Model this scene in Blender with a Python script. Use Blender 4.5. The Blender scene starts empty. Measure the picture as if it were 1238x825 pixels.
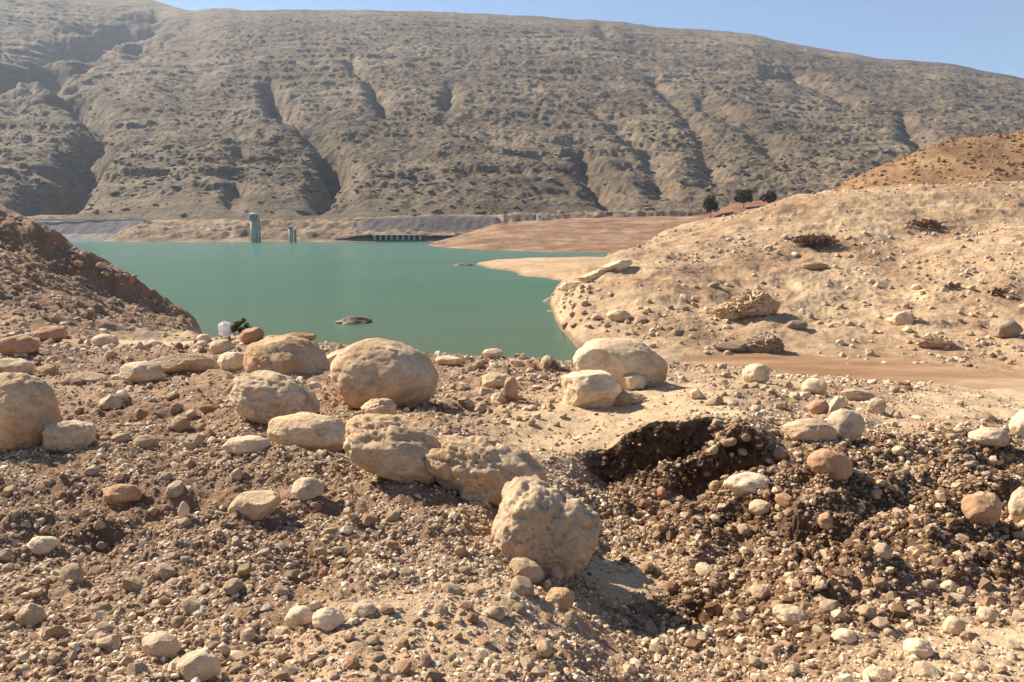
import bpy, bmesh, math, random
import numpy as np
R = math.radians
rng = np.random.default_rng(7)
random.seed(7)
scene = bpy.context.scene
COL = scene.collection

# ------------------------------------------------------------------ camera, sky, sun, exposure
CAMZ = 25.0                       # eye height above the water of the reservoir
F = 972.0; CX = 619.0; CY = 412.5; PITCH = R(8.8)
cam = bpy.data.cameras.new('camera'); camo = bpy.data.objects.new('camera', cam); COL.objects.link(camo)
camo.location = (0, 0, CAMZ); camo.rotation_euler = (R(90) - PITCH, 0, 0)
cam.sensor_width = 36; cam.lens = F / 1238 * 36; cam.clip_start = .05; cam.clip_end = 30000
scene.camera = camo

SUN_EL, SUN_DIR = R(37.5), np.array([-0.84, 0.52])        # horizontal direction towards the sun
w = bpy.data.worlds.new('World'); scene.world = w; w.use_nodes = True
nt = w.node_tree
sky = nt.nodes.new('ShaderNodeTexSky'); sky.sky_type = 'NISHITA'; sky.sun_disc = False
sky.sun_elevation = SUN_EL
sky.sun_rotation = math.atan2(SUN_DIR[0], SUN_DIR[1])
sky.air_density = 1.0; sky.dust_density = 0.2; sky.ozone_density = 3.2; sky.altitude = 1500
bg = nt.nodes['Background']; bg.inputs[1].default_value = 0.063
nt.links.new(sky.outputs[0], bg.inputs[0])
sun = bpy.data.lights.new('sun', 'SUN'); suno = bpy.data.objects.new('sun', sun); COL.objects.link(suno)
sun.energy = 5.0; sun.angle = R(0.5); sun.color = (1.0, 0.875, 0.70)
sd = SUN_DIR / np.linalg.norm(SUN_DIR)
from mathutils import Vector, Matrix, Euler
vs = Vector((sd[0] * math.cos(SUN_EL), sd[1] * math.cos(SUN_EL), math.sin(SUN_EL)))
suno.rotation_euler = vs.to_track_quat('Z', 'Y').to_euler()
suno.location = (-30, 10, 80)
vsn = scene.view_settings
vsn.view_transform = 'Standard'; vsn.look = 'None'; vsn.gamma = 1; vsn.exposure = 1.22; vsn.use_curve_mapping = False
scene.cycles.volume_bounces = 0

# ------------------------------------------------------------------ noise
_perm = np.random.default_rng(3).permutation(256); _perm = np.concatenate([_perm, _perm, _perm])
_g = np.random.default_rng(4).normal(size=(256, 3)); _g /= np.linalg.norm(_g, axis=1)[:, None]
def perlin(x, y, z=None):
    x = np.asarray(x, float); y = np.asarray(y, float); z = np.zeros_like(x) if z is None else np.asarray(z, float)
    xi, yi, zi = np.floor(x).astype(int), np.floor(y).astype(int), np.floor(z).astype(int)
    fx, fy, fz = x - xi, y - yi, z - zi
    xi &= 255; yi &= 255; zi &= 255
    u = fx**3 * (fx * (fx * 6 - 15) + 10); v = fy**3 * (fy * (fy * 6 - 15) + 10); ww = fz**3 * (fz * (fz * 6 - 15) + 10)
    def gr(a, b, c):
        h = _perm[_perm[_perm[xi + a] + yi + b] + zi + c]
        g = _g[h]
        return g[..., 0] * (fx - a) + g[..., 1] * (fy - b) + g[..., 2] * (fz - c)
    def lp(a, b, t): return a + t * (b - a)
    x00 = lp(gr(0,0,0), gr(1,0,0), u); x10 = lp(gr(0,1,0), gr(1,1,0), u)
    x01 = lp(gr(0,0,1), gr(1,0,1), u); x11 = lp(gr(0,1,1), gr(1,1,1), u)
    return lp(lp(x00, x10, v), lp(x01, x11, v), ww) * 1.5
def fbm(x, y, z=None, oct=4, gain=.5, lac=2.03):
    s = 0; a = 1; zz = z
    for k in range(oct):
        s = s + a * perlin(x, y, zz); a *= gain
        x = x * lac + 17.3; y = y * lac + 5.1
        if zz is not None: zz = zz * lac + 3.7
    return s
def ridged(x, y, oct=5, gain=.5, lac=2.07):
    s = 0; a = 1
    for k in range(oct):
        s = s + a * (1 - 2 * np.abs(perlin(x, y))); a *= gain
        x = x * lac + 11.3; y = y * lac + 7.9
    return s
def sstep(a, b, x):
    t = np.clip((x - a) / (b - a), 0, 1); return t * t * (3 - 2 * t)

# ------------------------------------------------------------------ projection helpers
SP, CP = math.sin(PITCH), math.cos(PITCH)
def slope(py):                       # rise per metre of forward distance for an image row
    v = (np.asarray(py, float) - CY) / F
    return (-SP - v * CP) / (CP - v * SP)
def at(px, py, d):                   # a point at forward distance d
    v = (py - CY) / F; k = d / (CP - v * SP)
    return Vector(((px - CX) / F * k, d, CAMZ + d * float(slope(py))))
KX = 1.0                             # horizontal scale per column near the horizon row
def ground_x(px, d, z):              # x for image column px at distance d and height z
    depth = d * CP - (z - CAMZ) * SP
    return (px - CX) / F * depth

# ------------------------------------------------------------------ object helpers
def prop(o, label=None, cat=None, group=None, kind=None):
    if label: o['label'] = label
    if cat: o['category'] = cat
    if group: o['group'] = group
    if kind: o['kind'] = kind
    return o
def mesh_obj(name, verts, faces, mat=None, parent=None, smooth=True, attrs=None):
    me = bpy.data.meshes.new(name)
    verts = np.asarray(verts, dtype=np.float32)
    if isinstance(faces, np.ndarray):
        n = faces.shape[1]
        me.vertices.add(len(verts)); me.vertices.foreach_set('co', verts.ravel())
        me.loops.add(faces.size); me.loops.foreach_set('vertex_index', faces.astype(np.int32).ravel())
        me.polygons.add(len(faces)); me.polygons.foreach_set('loop_start', np.arange(0, faces.size, n, dtype=np.int32))
        me.update(calc_edges=True)
    else:
        me.from_pydata([tuple(map(float, v)) for v in verts], [], faces)
    me.polygons.foreach_set('use_smooth', np.full(len(me.polygons), smooth))
    for k, v in (attrs or {}).items():
        a = me.attributes.new(k, 'FLOAT', 'POINT'); a.data.foreach_set('value', v.astype(np.float32).ravel())
    me.update()
    if mat: me.materials.append(mat)
    o = bpy.data.objects.new(name, me); COL.objects.link(o)
    if parent: o.parent = parent
    return o
def empty(name, loc, rz=0):
    o = bpy.data.objects.new(name, None); COL.objects.link(o); o.location = loc; o.rotation_euler = (0, 0, rz)
    o.empty_display_size = .1
    return o

# ------------------------------------------------------------------ material helpers
class NT:
    def __init__(s, name):
        s.m = bpy.data.materials.new(name); s.m.use_nodes = True; s.t = s.m.node_tree
        s.b = s.t.nodes['Principled BSDF']; s.b.inputs['Specular IOR Level'].default_value = .2
        s.b.inputs['Roughness'].default_value = .9
    def n(s, ty, **kw):
        nd = s.t.nodes.new(ty)
        for k, v in kw.items(): setattr(nd, k, v)
        return nd
    def l(s, a, b): s.t.links.new(a, b)
    def pos(s, kind='Object'):
        return s.n('ShaderNodeTexCoord').outputs[kind]
    def noise(s, vec, scale, detail=5, rough=.6, stretch=None, dist=0):
        if stretch:
            mp = s.n('ShaderNodeMapping'); mp.inputs['Scale'].default_value = stretch; s.l(vec, mp.inputs[0]); vec = mp.outputs[0]
        n = s.n('ShaderNodeTexNoise'); n.inputs['Scale'].default_value = scale; n.inputs['Detail'].default_value = detail
        n.inputs['Roughness'].default_value = rough; n.inputs['Distortion'].default_value = dist
        s.l(vec, n.inputs['Vector']); return n.outputs[0]
    def ramp(s, fac, stops):
        r = s.n('ShaderNodeValToRGB'); el = r.color_ramp.elements
        while len(el) < len(stops): el.new(.5)
        for e, (p, c) in zip(el, stops):
            e.position = p; e.color = (*c, 1) if len(c) == 3 else c
        s.l(fac, r.inputs[0]); return r.outputs[0]
    def mix(s, fac, a, b, mode='MIX'):
        m = s.n('ShaderNodeMix', data_type='RGBA', blend_type=mode)
        for sock, v in ((m.inputs[0], fac), (m.inputs[6], a), (m.inputs[7], b)):
            if isinstance(v, (int, float)): sock.default_value = v
            elif isinstance(v, tuple): sock.default_value = (*v, 1)
            else: s.l(v, sock)
        return m.outputs[2]
    def math(s, op, a, b=0.0, c=0.0):
        m = s.n('ShaderNodeMath', operation=op)
        for sock, v in zip(m.inputs, (a, b, c)):
            if isinstance(v, (int, float)): sock.default_value = v
            else: s.l(v, sock)
        return m.outputs[0]
    def bump(s, h, strength=.5, dist=.02, prev=None):
        b = s.n('ShaderNodeBump'); b.inputs['Strength'].default_value = strength; b.inputs['Distance'].default_value = dist
        s.l(h, b.inputs['Height'])
        if prev: s.l(prev, b.inputs['Normal'])
        return b.outputs[0]
    def attr(s, name, ty='GEOMETRY', out='Fac'):
        a = s.n('ShaderNodeAttribute', attribute_type=ty, attribute_name=name); return a.outputs[out]
    def done(s, col=None, normal=None, rough=None):
        if col is not None:
            if isinstance(col, tuple): s.b.inputs['Base Color'].default_value = (*col, 1)
            else: s.l(col, s.b.inputs['Base Color'])
        if normal is not None: s.l(normal, s.b.inputs['Normal'])
        if rough is not None: s.b.inputs['Roughness'].default_value = rough
        return s.m

def mat_soil():
    s = NT('gravelly_soil'); p = s.pos()
    a = s.noise(p, .9, 6, .65); b = s.noise(p, 9, 6, .7); c = s.noise(p, 60, 4, .7)
    base = s.ramp(a, [(.3, (.25, .152, .092)), (.55, (.33, .215, .135)), (.75, (.42, .295, .19))])
    base = s.mix(.6, base, s.ramp(b, [(.3, (.62, .60, .58)), (.5, (1, .98, .96)), (.72, (1.35, 1.33, 1.3))]), 'MULTIPLY')
    base = s.mix(.5, base, s.ramp(c, [(.32, (.55, .55, .55)), (.5, (1, 1, 1)), (.7, (1.4, 1.4, 1.4))]), 'MULTIPLY')
    sand = s.mix(.5, (.56, .415, .26), s.ramp(c, [(.3, (.75, .75, .75)), (.7, (1.2, 1.2, 1.2))]), 'MULTIPLY')
    sand = s.mix(.6, sand, s.ramp(b, [(.3, (.7, .68, .66)), (.7, (1.15, 1.15, 1.15))]), 'MULTIPLY')
    col = s.mix(s.attr('sand'), base, sand)
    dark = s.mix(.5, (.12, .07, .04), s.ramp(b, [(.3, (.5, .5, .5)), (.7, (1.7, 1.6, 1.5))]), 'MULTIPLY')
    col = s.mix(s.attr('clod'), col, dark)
    red = s.mix(.6, (.17, .105, .07), s.ramp(b, [(.3, (.6, .6, .6)), (.7, (1.4, 1.4, 1.4))]), 'MULTIPLY')
    col = s.mix(s.attr('reddish'), col, red)
    nn = s.bump(c, .8, .012); nn = s.bump(b, .7, .05, nn)
    return s.done(col, nn, .95)

def mat_hill(name, c0, c1, c2, sc=1.0, dots=None, strat=None, bumpd=.6, spot=.6, wet=0):
    s = NT(name); p = s.pos()
    a = s.noise(p, .012 * sc, 6, .6); b = s.noise(p, .09 * sc, 7, .7); c = s.noise(p, .8 * sc, 5, .7)
    base = s.ramp(a, [(.33, c0), (.5, c1), (.68, c2)])
    base = s.mix(.75, base, s.ramp(b, [(.3, (.6, .57, .55)), (.5, (1, 1, 1)), (.7, (1.3, 1.29, 1.25))]), 'MULTIPLY')
    base = s.mix(.55, base, s.ramp(c, [(.32, (.55, .53, .5)), (.5, (1, 1, 1)), (.7, (1.35, 1.35, 1.35))]), 'MULTIPLY')
    if strat:
        st = s.noise(p, strat[0], 5, .7, stretch=(.12, .12, 1.0), dist=.3)
        base = s.mix(strat[1], base, s.ramp(st, [(.36, (.5, .5, .52)), (.5, (1, 1, 1)), (.62, (1.4, 1.36, 1.28))]), 'MULTIPLY')
    if dots:
        v = s.n('ShaderNodeTexVoronoi'); v.inputs['Scale'].default_value = dots[0]; s.l(p, v.inputs['Vector'])
        dm = s.ramp(v.outputs['Distance'], [(.18, (1, 1, 1)), (.34, (0, 0, 0))])
        gate = s.ramp(s.noise(p, dots[0] * .18, 3), [(.45, (0, 0, 0)), (.58, (1, 1, 1))])
        f = s.math('MULTIPLY', dm, gate); f = s.math('MULTIPLY', f, spot)
        base = s.mix(f, base, dots[1])
    if wet:                                                  # the damp band the water leaves along the shore
        sp = s.n('ShaderNodeSeparateXYZ'); s.l(p, sp.inputs[0])
        hz_ = s.math('ADD', sp.outputs[2], s.math('MULTIPLY', b, .9)); base = s.mix(s.ramp(s.math('MULTIPLY', hz_, .5), [(wet * .5 + .1, (.75, .75, .75)), (wet * .5 + .4, (0, 0, 0))]), base, (.15, .10, .062))
    nn = s.bump(b, .6, 4.0 * bumpd / sc); nn = s.bump(c, .6, .8 * bumpd / sc, nn)
    return s.done(base, nn, .95)

def mat_rock(name, tint=(1, 1, 1), stain=.5, spk=1.0):
    s = NT(name); p = s.pos()
    rnd = s.n('ShaderNodeObjectInfo').outputs['Random']
    off = s.n('ShaderNodeVectorMath', operation='ADD'); s.l(p, off.inputs[0])
    cmb = s.n('ShaderNodeCombineXYZ'); s.l(s.math('MULTIPLY', rnd, 37.0), cmb.inputs[0]); s.l(s.math('MULTIPLY', rnd, 91.0), cmb.inputs[2]); s.l(cmb.outputs[0], off.inputs[1])
    p = off.outputs[0]
    a = s.noise(p, 1.1, 6, .65); b = s.noise(p, 5, 7, .72); c = s.noise(p, 24, 5, .75)
    base = s.ramp(a, [(.28, tuple(x * t for x, t in zip((.37, .272, .175), tint))), (.5, tuple(x * t for x, t in zip((.54, .415, .28), tint))), (.72, tuple(x * t for x, t in zip((.68, .55, .40), tint)))])
    st = s.noise(p, .9, 5, .6, dist=.6)
    base = s.mix(s.math('MULTIPLY', s.ramp(st, [(.47, (0, 0, 0)), (.60, (1, 1, 1))]), stain), base, (.46, .27, .145))
    lic = s.noise(p, 3.2, 7, .75, dist=1.2); base = s.mix(s.math('MULTIPLY', s.ramp(lic, [(.56, (0, 0, 0)), (.66, (1, 1, 1))]), .45), base, (.22, .175, .13))
    base = s.mix(.7 * spk, base, s.ramp(b, [(.3, (.52, .50, .49)), (.48, (1, .99, .98)), (.7, (1.25, 1.25, 1.22))]), 'MULTIPLY')
    base = s.mix(.45 * spk, base, s.ramp(c, [(.3, (.55, .55, .54)), (.5, (1, 1, 1)), (.7, (1.3, 1.3, 1.3))]), 'MULTIPLY')
    base = s.mix(.5, base, s.ramp(rnd, [(0, (.72, .66, .6)), (.5, (1, .97, .94)), (1, (1.22, 1.2, 1.16))]), 'MULTIPLY')
    nn = s.bump(c, .55, .02); nn = s.bump(b, .5, .06, nn)
    return s.done(base, nn, .92)

def mat_grain(name, stops, pscale=40):
    s = NT(name); p = s.n('ShaderNodeNewGeometry').outputs['Position']
    rnd = s.attr('tone', 'INSTANCER')
    base = s.ramp(rnd, stops)
    c = s.noise(p, pscale, 4, .7)
    base = s.mix(.6, base, s.ramp(c, [(.32, (.55, .55, .54)), (.5, (1, 1, 1)), (.7, (1.3, 1.3, 1.28))]), 'MULTIPLY')
    return s.done(base, None, .93)
def mat_plain(name, c, rough=.8, nscale=3, amt=.4, spec=.3):
    s = NT(name); p = s.pos(); n = s.noise(p, nscale, 5, .65)
    base = s.mix(amt, c, s.ramp(n, [(.3, (.55, .55, .55)), (.5, (1, 1, 1)), (.7, (1.3, 1.3, 1.3))]), 'MULTIPLY')
    s.b.inputs['Specular IOR Level'].default_value = spec
    return s.done(base, None, rough)

# ------------------------------------------------------------------ heightfields
def table_slope(cols, PX, LD):
    """cols: {px: [(d, py) or (d, None, z)]}; returns height (world z) on the grid PX x LD (log distance)"""
    keys = sorted(cols)
    D = np.exp(LD)
    prof = []
    for k in keys:
        ent = cols[k]; ld = []; s = []
        for e in ent:
            d = e[0]; ld.append(math.log(d))
            s.append(float(slope(e[1])) if e[1] is not None else (e[2] - CAMZ) / d)
        prof.append(np.interp(LD, ld, s))
    prof = np.array(prof)                                  # cols x rows
    out = np.empty((len(PX), len(LD)))
    for j in range(len(LD)): out[:, j] = np.interp(PX, keys, prof[:, j])
    return out
def blur(a, sig, axis):
    if sig <= 0: return a
    r = int(3 * sig) + 1; k = np.exp(-.5 * (np.arange(-r, r + 1) / sig) ** 2); k /= k.sum()
    a = np.moveaxis(a, axis, 0)
    p = np.concatenate([np.repeat(a[:1], r, 0), a, np.repeat(a[-1:], r, 0)])
    o = sum(k[i] * p[i:i + len(a)] for i in range(2 * r + 1))
    return np.moveaxis(o, 0, axis)
class Field:
    def __init__(s, px0, px1, nc, d0, d1, nr, cols, bpx=20, brow=2, extra=None):
        s.PX = np.linspace(px0, px1, nc); s.LD = np.linspace(math.log(d0), math.log(d1), nr)
        if extra: s.LD = np.sort(np.concatenate([s.LD, np.log(np.linspace(*extra))]))
        sl = table_slope(cols, s.PX, s.LD)
        sl = blur(sl, bpx * (nc - 1) / (px1 - px0), 0); sl = blur(sl, brow, 1)
        nr = len(s.LD); s.D = np.exp(s.LD)[None, :] * np.ones((nc, 1))
        s.Z = CAMZ + sl * s.D
        s.P = s.PX[:, None] * np.ones((1, nr))
        s.X = (s.P - CX) / F * (s.D * CP - (s.Z - CAMZ) * SP)
        s.S = sl
    def py(s):                                            # image row of each grid point
        v = -(s.Z - CAMZ) / s.D
        a = np.arctan(v) - PITCH
        return CY + F * np.tan(a)
    def build(s, name, mat, attrs=None, kind='structure'):
        nc, nr = s.Z.shape
        V = np.stack([s.X, s.D + getattr(s, 'shift', 0), s.Z], -1).reshape(-1, 3)
        i = np.arange(nc - 1)[:, None] * nr + np.arange(nr - 1)[None, :]
        Fc = np.stack([i, i + nr, i + nr + 1, i + 1], -1).reshape(-1, 4)
        o = mesh_obj(name, V, Fc, mat, attrs={k: v for k, v in (attrs or {}).items()})
        o['kind'] = kind
        return o
    def zat(s, px, d):
        a = np.interp(px, s.PX, np.arange(len(s.PX))); b = np.interp(np.log(d), s.LD, np.arange(len(s.LD)))
        i = np.minimum(np.floor(a).astype(int), len(s.PX) - 2); j = np.minimum(np.floor(b).astype(int), len(s.LD) - 2)
        fa, fb = a - i, b - j; Z = s.Z
        return Z[i, j] * (1 - fa) * (1 - fb) + Z[i + 1, j] * fa * (1 - fb) + Z[i, j + 1] * (1 - fa) * fb + Z[i + 1, j + 1] * fa * fb
    def hit(s, px, py):                                   # first distance at which image ray meets the surface
        i = int(round(float(np.interp(px, s.PX, np.arange(len(s.PX))))))
        ray = CAMZ + float(slope(py)) * s.D[i]
        k = np.argmax(s.Z[i] >= ray)
        return float(s.D[i, k]) if s.Z[i, k] >= ray[k] else float(s.D[i, -1])

def ell(P, Y, cx, cy, rx, ry, soft=.35, rot=0):
    c, sn = math.cos(rot), math.sin(rot); a = (P - cx) * c + (Y - cy) * sn; b = -(P - cx) * sn + (Y - cy) * c
    r = np.sqrt((a / rx) ** 2 + (b / ry) ** 2); return 1 - sstep(1 - soft, 1 + soft, r)

# --- the near ground
FALL = [(25, None, 18.6), (60, None, 8), (110, None, -1.5), (190, None, -5)]
def near(l): return l + FALL
cols = {
 -500: near([(.9, 1700), (2.2, 900), (2.6, 825), (3.6, 700), (5, 600), (6.2, 550), (8.2, 500), (12, 448), (16, 420), (22, 395)])[:10] + [(30, 350), (40, 270), (50, 180), (62, 170), (80, None, 24), (200, None, -3)],
 0: [(.9, 1700), (2.2, 900), (2.6, 825), (3.6, 700), (5, 600), (6.2, 550), (8.2, 500), (12, 448), (16, 427), (22, 405), (28, 375), (36, 330), (44, 312), (47.5, 296), (50, 250), (58, 262), (80, None, 14), (200, None, -3)],
 55: [(.9, 1700), (2.2, 900), (2.6, 825), (3.6, 700), (5, 600), (6.2, 550), (8.2, 500), (12, 448), (16, 427), (23, 405), (29, 382), (38, 352), (45, 333), (47.5, 322), (49.5, 277), (58, 300), (80, None, 10), (200, None, -3)],
 105: [(.9, 1700), (2.2, 900), (2.6, 825), (3.6, 700), (5, 600), (6.2, 550), (8.2, 500), (12, 448), (16, 428), (24, 407), (31, 392), (39, 372), (45.5, 356), (47.5, 346), (49.5, 304), (56, 330), (80, None, 6), (200, None, -3)],
 150: [(.9, 1700), (2.2, 900), (2.6, 825), (3.6, 700), (5, 600), (6.2, 550), (8.2, 500), (12, 447), (16, 427), (24, 412), (33, 402), (41, 388), (46, 376), (48, 366), (50, 325), (56, 350), (80, None, 4), (200, None, -3)],
 200: [(.9, 1700), (2.2, 900), (2.6, 825), (3.6, 700), (5, 600), (6.2, 550), (8.2, 500), (12, 445), (16, 425), (24, 414), (35, 406), (43, 397), (48, 392), (49, 386), (51, 362), (56, 390), (80, None, 3), (200, None, -3)],
 245: [(.9, 1700), (2.2, 900), (2.6, 825), (3.6, 700), (5, 600), (6.2, 550), (8.2, 498), (11.5, 445), (15, 420), (19, 409), (24, 413), (37, 407), (45, 402), (50, 398), (53, 393), (57, 410), (80, None, 2), (200, None, -3)],
 290: near([(.9, 1700), (2.2, 900), (2.6, 825), (3.6, 700), (5, 600), (6.2, 550), (8.0, 497), (11, 445), (14, 418), (17, 405), (19, 410)]),
 420: near([(.9, 1700), (2.1, 900), (2.5, 825), (3.5, 700), (4.8, 600), (6, 550), (7.8, 500), (10.5, 450), (13.6, 417), (15, 420)]),
 520: near([(.9, 1700), (2.1, 900), (2.5, 825), (3.4, 715), (4.8, 610), (6.1, 555), (7.8, 505), (10.5, 460), (13, 434), (14.5, 436)]),
 620: near([(.9, 1700), (2.2, 900), (2.6, 825), (3.5, 725), (4.9, 630), (5.6, 600), (6.3, 560), (7.9, 512), (10, 470), (13, 433), (14.5, 435)]),
 690: near([(.9, 1700), (2.3, 900), (2.75, 825), (3.7, 740), (4.6, 690), (5.8, 612), (6.6, 560), (7.9, 515), (9.6, 478), (12.8, 440), (14.5, 441)]),
 735: near([(.9, 1750), (2.5, 910), (3.1, 825), (4.3, 718), (5.3, 655), (6.3, 602), (6.75, 596), (6.88, 545), (7.9, 514), (9.6, 478), (12.8, 437), (14.5, 438)]),
 800: near([(.9, 1800), (2.6, 920), (3.3, 825), (4.55, 710), (5.4, 652), (6.3, 604), (6.78, 596), (6.88, 522), (7.6, 505), (9, 482), (11, 458), (13.5, 438), (15, 440)]),
 895: near([(.9, 1800), (2.6, 915), (3.3, 825), (4.5, 705), (5.3, 648), (6.1, 604), (6.5, 594), (6.6, 506), (7.3, 494), (8.6, 478), (11, 460), (14, 447), (16, 450)]),
 940: near([(.9, 1800), (2.5, 915), (3.2, 825), (4.4, 700), (5.2, 635), (5.9, 590), (6.4, 565), (6.9, 535), (7.6, 508), (9, 484), (11.5, 464), (14.5, 451), (16, 454)]),
 1020: near([(.9, 1750), (2.4, 912), (3.1, 825), (3.9, 742), (4.4, 694), (5.1, 628), (5.9, 578), (6.5, 548), (7.4, 522), (9, 494), (12, 469), (15, 457), (17, 462)]),
 1120: near([(.9, 1750), (2.4, 912), (3.0, 825), (3.9, 748), (4.5, 695), (5.2, 632), (6.1, 578), (6.9, 548), (8, 520), (10, 494), (13, 475), (16, 465), (18, 471)]),
 1238: near([(.9, 1700), (2.4, 905), (3.0, 825), (4.0, 745), (4.6, 695), (5.5, 628), (6.6, 575), (7.6, 545), (9, 518), (11, 500), (14, 486), (17, 478), (19, 484)]),
 1700: near([(.9, 1700), (2.4, 900), (3.0, 825), (4.0, 745), (5.5, 628), (7.6, 550), (11, 500), (17, 478), (19, 484)]),
}
G = Field(-420, 1660, 1250, 1.0, 190, 1500, cols, bpx=12, brow=2, extra=(6.42, 7.02, 170))
Y = G.py()
near_w = 1 - sstep(14, 30, G.D)
# smoothness masks: where fine sand and dry mud cover the gravel
sand = np.maximum.reduce([
    ell(G.P, Y, 765, 512, 180, 48, .4, -.05) * .95 * (G.D > 6.86), ell(G.P, Y, 675, 545, 80, 45, .5) * .7 * (G.D > 5.5), ell(G.P, Y, 520, 770, 210, 75, .6, -.3) * .6, ell(G.P, Y, 1195, 487, 120, 22, .5) * (G.D > 8),
    ell(G.P, Y, 1200, 790, 160, 45, .5) * .8, ell(G.P, Y, 760, 690, 60, 34, .6),
    ell(G.P, Y, 195, 411, 90, 9, .6) * (G.D > 15), ell(G.P, Y, 880, 462, 120, 14, .6) * .7 * (G.D > 8), ell(G.P, Y, 1060, 505, 110, 30, .6) * .6 * (G.D > 7.5)])
n0 = fbm(G.X * 1.3, G.D * 1.3, oct=4); sand = np.clip(sand * (1 + .35 * n0), 0, 1)
clod = np.maximum.reduce([ell(G.P, Y, 1040, 640, 230, 95, .45, .1), ell(G.P, Y, 830, 560, 110, 45, .5), ell(G.P, Y, 960, 720, 190, 60, .5) * .7, ell(G.P, Y, 800, 640, 90, 60, .6) * .5, ell(G.P, Y, 1180, 570, 110, 35, .5) * .7,
    ell(G.P, Y, 230, 625, 330, 85, .6) * .40, ell(G.P, Y, 170, 500, 130, 22, .6) * .35]) * (G.D < 9)
clod = np.clip(clod * (1.15 + .9 * n0), 0, 1) * (1 - .6 * sand)
redd = np.maximum(ell(G.P, Y, 60, 340, 210, 60, .5, .35) * (G.D > 24) * .55, ell(G.P, Y, 60, 440, 170, 18, .5) * .35) + 0  # reddish soil; on the left hill also darkened to deepen its shaded face
rough = (1 - .75 * sand)
N = .20 * clod * fbm(G.X * 1.5 + 8, G.D * 1.5, oct=3) + (.10 + .10 * clod) * fbm(G.X * .8, G.D * .8, oct=3) * near_w * sstep(2, 5, G.D)
N += rough * (.045 * fbm(G.X * 2.7 + 9, G.D * 2.7, oct=3) + .020 * fbm(G.X * 9, G.D * 9 + 4, oct=4, gain=.6)) * near_w
N += clod * (.06 * np.abs(fbm(G.X * 4.2 + 3, G.D * 4.2, oct=3)) + .03 * fbm(G.X * 14, G.D * 14, oct=3, gain=.6))
far_w = 1 - near_w
N += far_w * (.5 * fbm(G.X * .16, G.D * .16, oct=5, gain=.55) + .25 * fbm(G.X * .7, G.D * .7, oct=4, gain=.6)) * (1 - .6 * sand) * sstep(20, 30, G.D)
N += redd * far_w * .55 * (ridged(G.X * .35, G.D * .22, 4) - .6)
G.Z = G.Z + N
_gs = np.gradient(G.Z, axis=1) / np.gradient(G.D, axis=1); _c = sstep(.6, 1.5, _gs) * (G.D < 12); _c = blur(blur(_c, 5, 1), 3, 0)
G.shift = _c * (.09 * fbm(G.X * 5, G.Z * 7, oct=4, gain=.7) + .05 * np.abs(fbm(G.X * 15, G.Z * 18, oct=3, gain=.7)))
clod = np.maximum(clod, _c)  # steep bank face: dark earth, coloured darker still to deepen its shade
SOIL = mat_soil()
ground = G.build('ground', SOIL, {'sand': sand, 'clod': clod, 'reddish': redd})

# land around and behind the place the photo was taken from
rr = np.concatenate([[1.6], np.geomspace(3, 400, 40)]); aa = np.linspace(R(47), R(313), 90)
A, RR = np.meshgrid(aa, rr, indexing='ij')
bx = RR * np.sin(A); by = RR * np.cos(A)
bz = CAMZ - 1.65 - .02 * RR + .25 * fbm(bx * .1, by * .1, oct=4) - 26 * sstep(14, 120, RR) * sstep(.3, 1, np.cos(A)) * .9 + 0.06 * RR * sstep(-.2, -1, np.cos(A))
bz -= .25
i = np.arange(len(aa) - 1)[:, None] * len(rr) + np.arange(len(rr) - 1)[None, :]
back = mesh_obj('rear_ground', np.stack([bx, by, bz], -1).reshape(-1, 3), np.stack([i, i + 1, i + len(rr) + 1, i + len(rr)], -1).reshape(-1, 4), SOIL, attrs={'sand': bx.ravel() * 0 + .2, 'clod': bx.ravel() * 0, 'reddish': bx.ravel() * 0})
back['kind'] = 'structure'

# --- the lake bed and the water
def sheet(name, pts, z, mat, kind='structure', n=1):
    o = mesh_obj(name, [(x, y, z) for x, y in pts], [list(range(len(pts)))], mat, smooth=False); o['kind'] = kind; return o
BED = mat_plain('lake_bed_soil', (.28, .22, .15), .95, .05)
sheet('lake_bed', [(-9000, -3000), (9000, -3000), (9000, 4950), (-9000, 4950)], -6, BED)
s = NT('turbid_green_water'); p = s.pos()
n1 = s.noise(p, .012, 4, .55, stretch=(.6, 1.6, 1)); 
wc = s.ramp(n1, [(.35, (.048, .135, .085)), (.5, (.056, .152, .108)), (.65, (.064, .162, .124))])
sx = s.n('ShaderNodeSeparateXYZ'); s.l(p, sx.inputs[0])
shal = s.ramp(s.math('DIVIDE', s.math('ADD', sx.outputs[1], s.math('MULTIPLY', n1, 90.0)), 600.0), [(.28, (.085, .095, .042)), (.5, (.050, .132, .082)), (.8, (.056, .155, .118)), (1, (.07, .165, .138))])
wc = s.mix(.7, wc, shal)
wb = s.noise(p, .9, 3, .5, stretch=(1, .45, 1)); wb2 = s.noise(p, .12, 4, .6, stretch=(.5, 1, 1)); wn = s.bump(wb2, .3, .6, s.bump(wb, .5, .15))
s.b.inputs['IOR'].default_value = 1.33; s.b.inputs['Specular IOR Level'].default_value = .16
WATER = s.done(wc, wn, .25)
sheet('water', [(-2200, 8), (2200, 8), (2200, 2400), (-2200, 2400)], 0, WATER)
s = NT('brown_muddy_water'); p = s.pos(); n1 = s.noise(p, .08, 4, .55, stretch=(.4, 1.6, 1))
s.b.inputs['Specular IOR Level'].default_value = .1
MUD = s.done(s.mix(.7, s.ramp(n1, [(.35, (.24, .135, .066)), (.5, (.32, .19, .10)), (.65, (.44, .30, .18))]), s.ramp(s.noise(p, .5, 5, .7, stretch=(.5, 1.5, 1)), [(.3, (.7, .68, .66)), (.7, (1.2, 1.2, 1.2))]), 'MULTIPLY'), None, .5)
def P2(px, d, z=0): return (ground_x(px, d, z), d)
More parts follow.
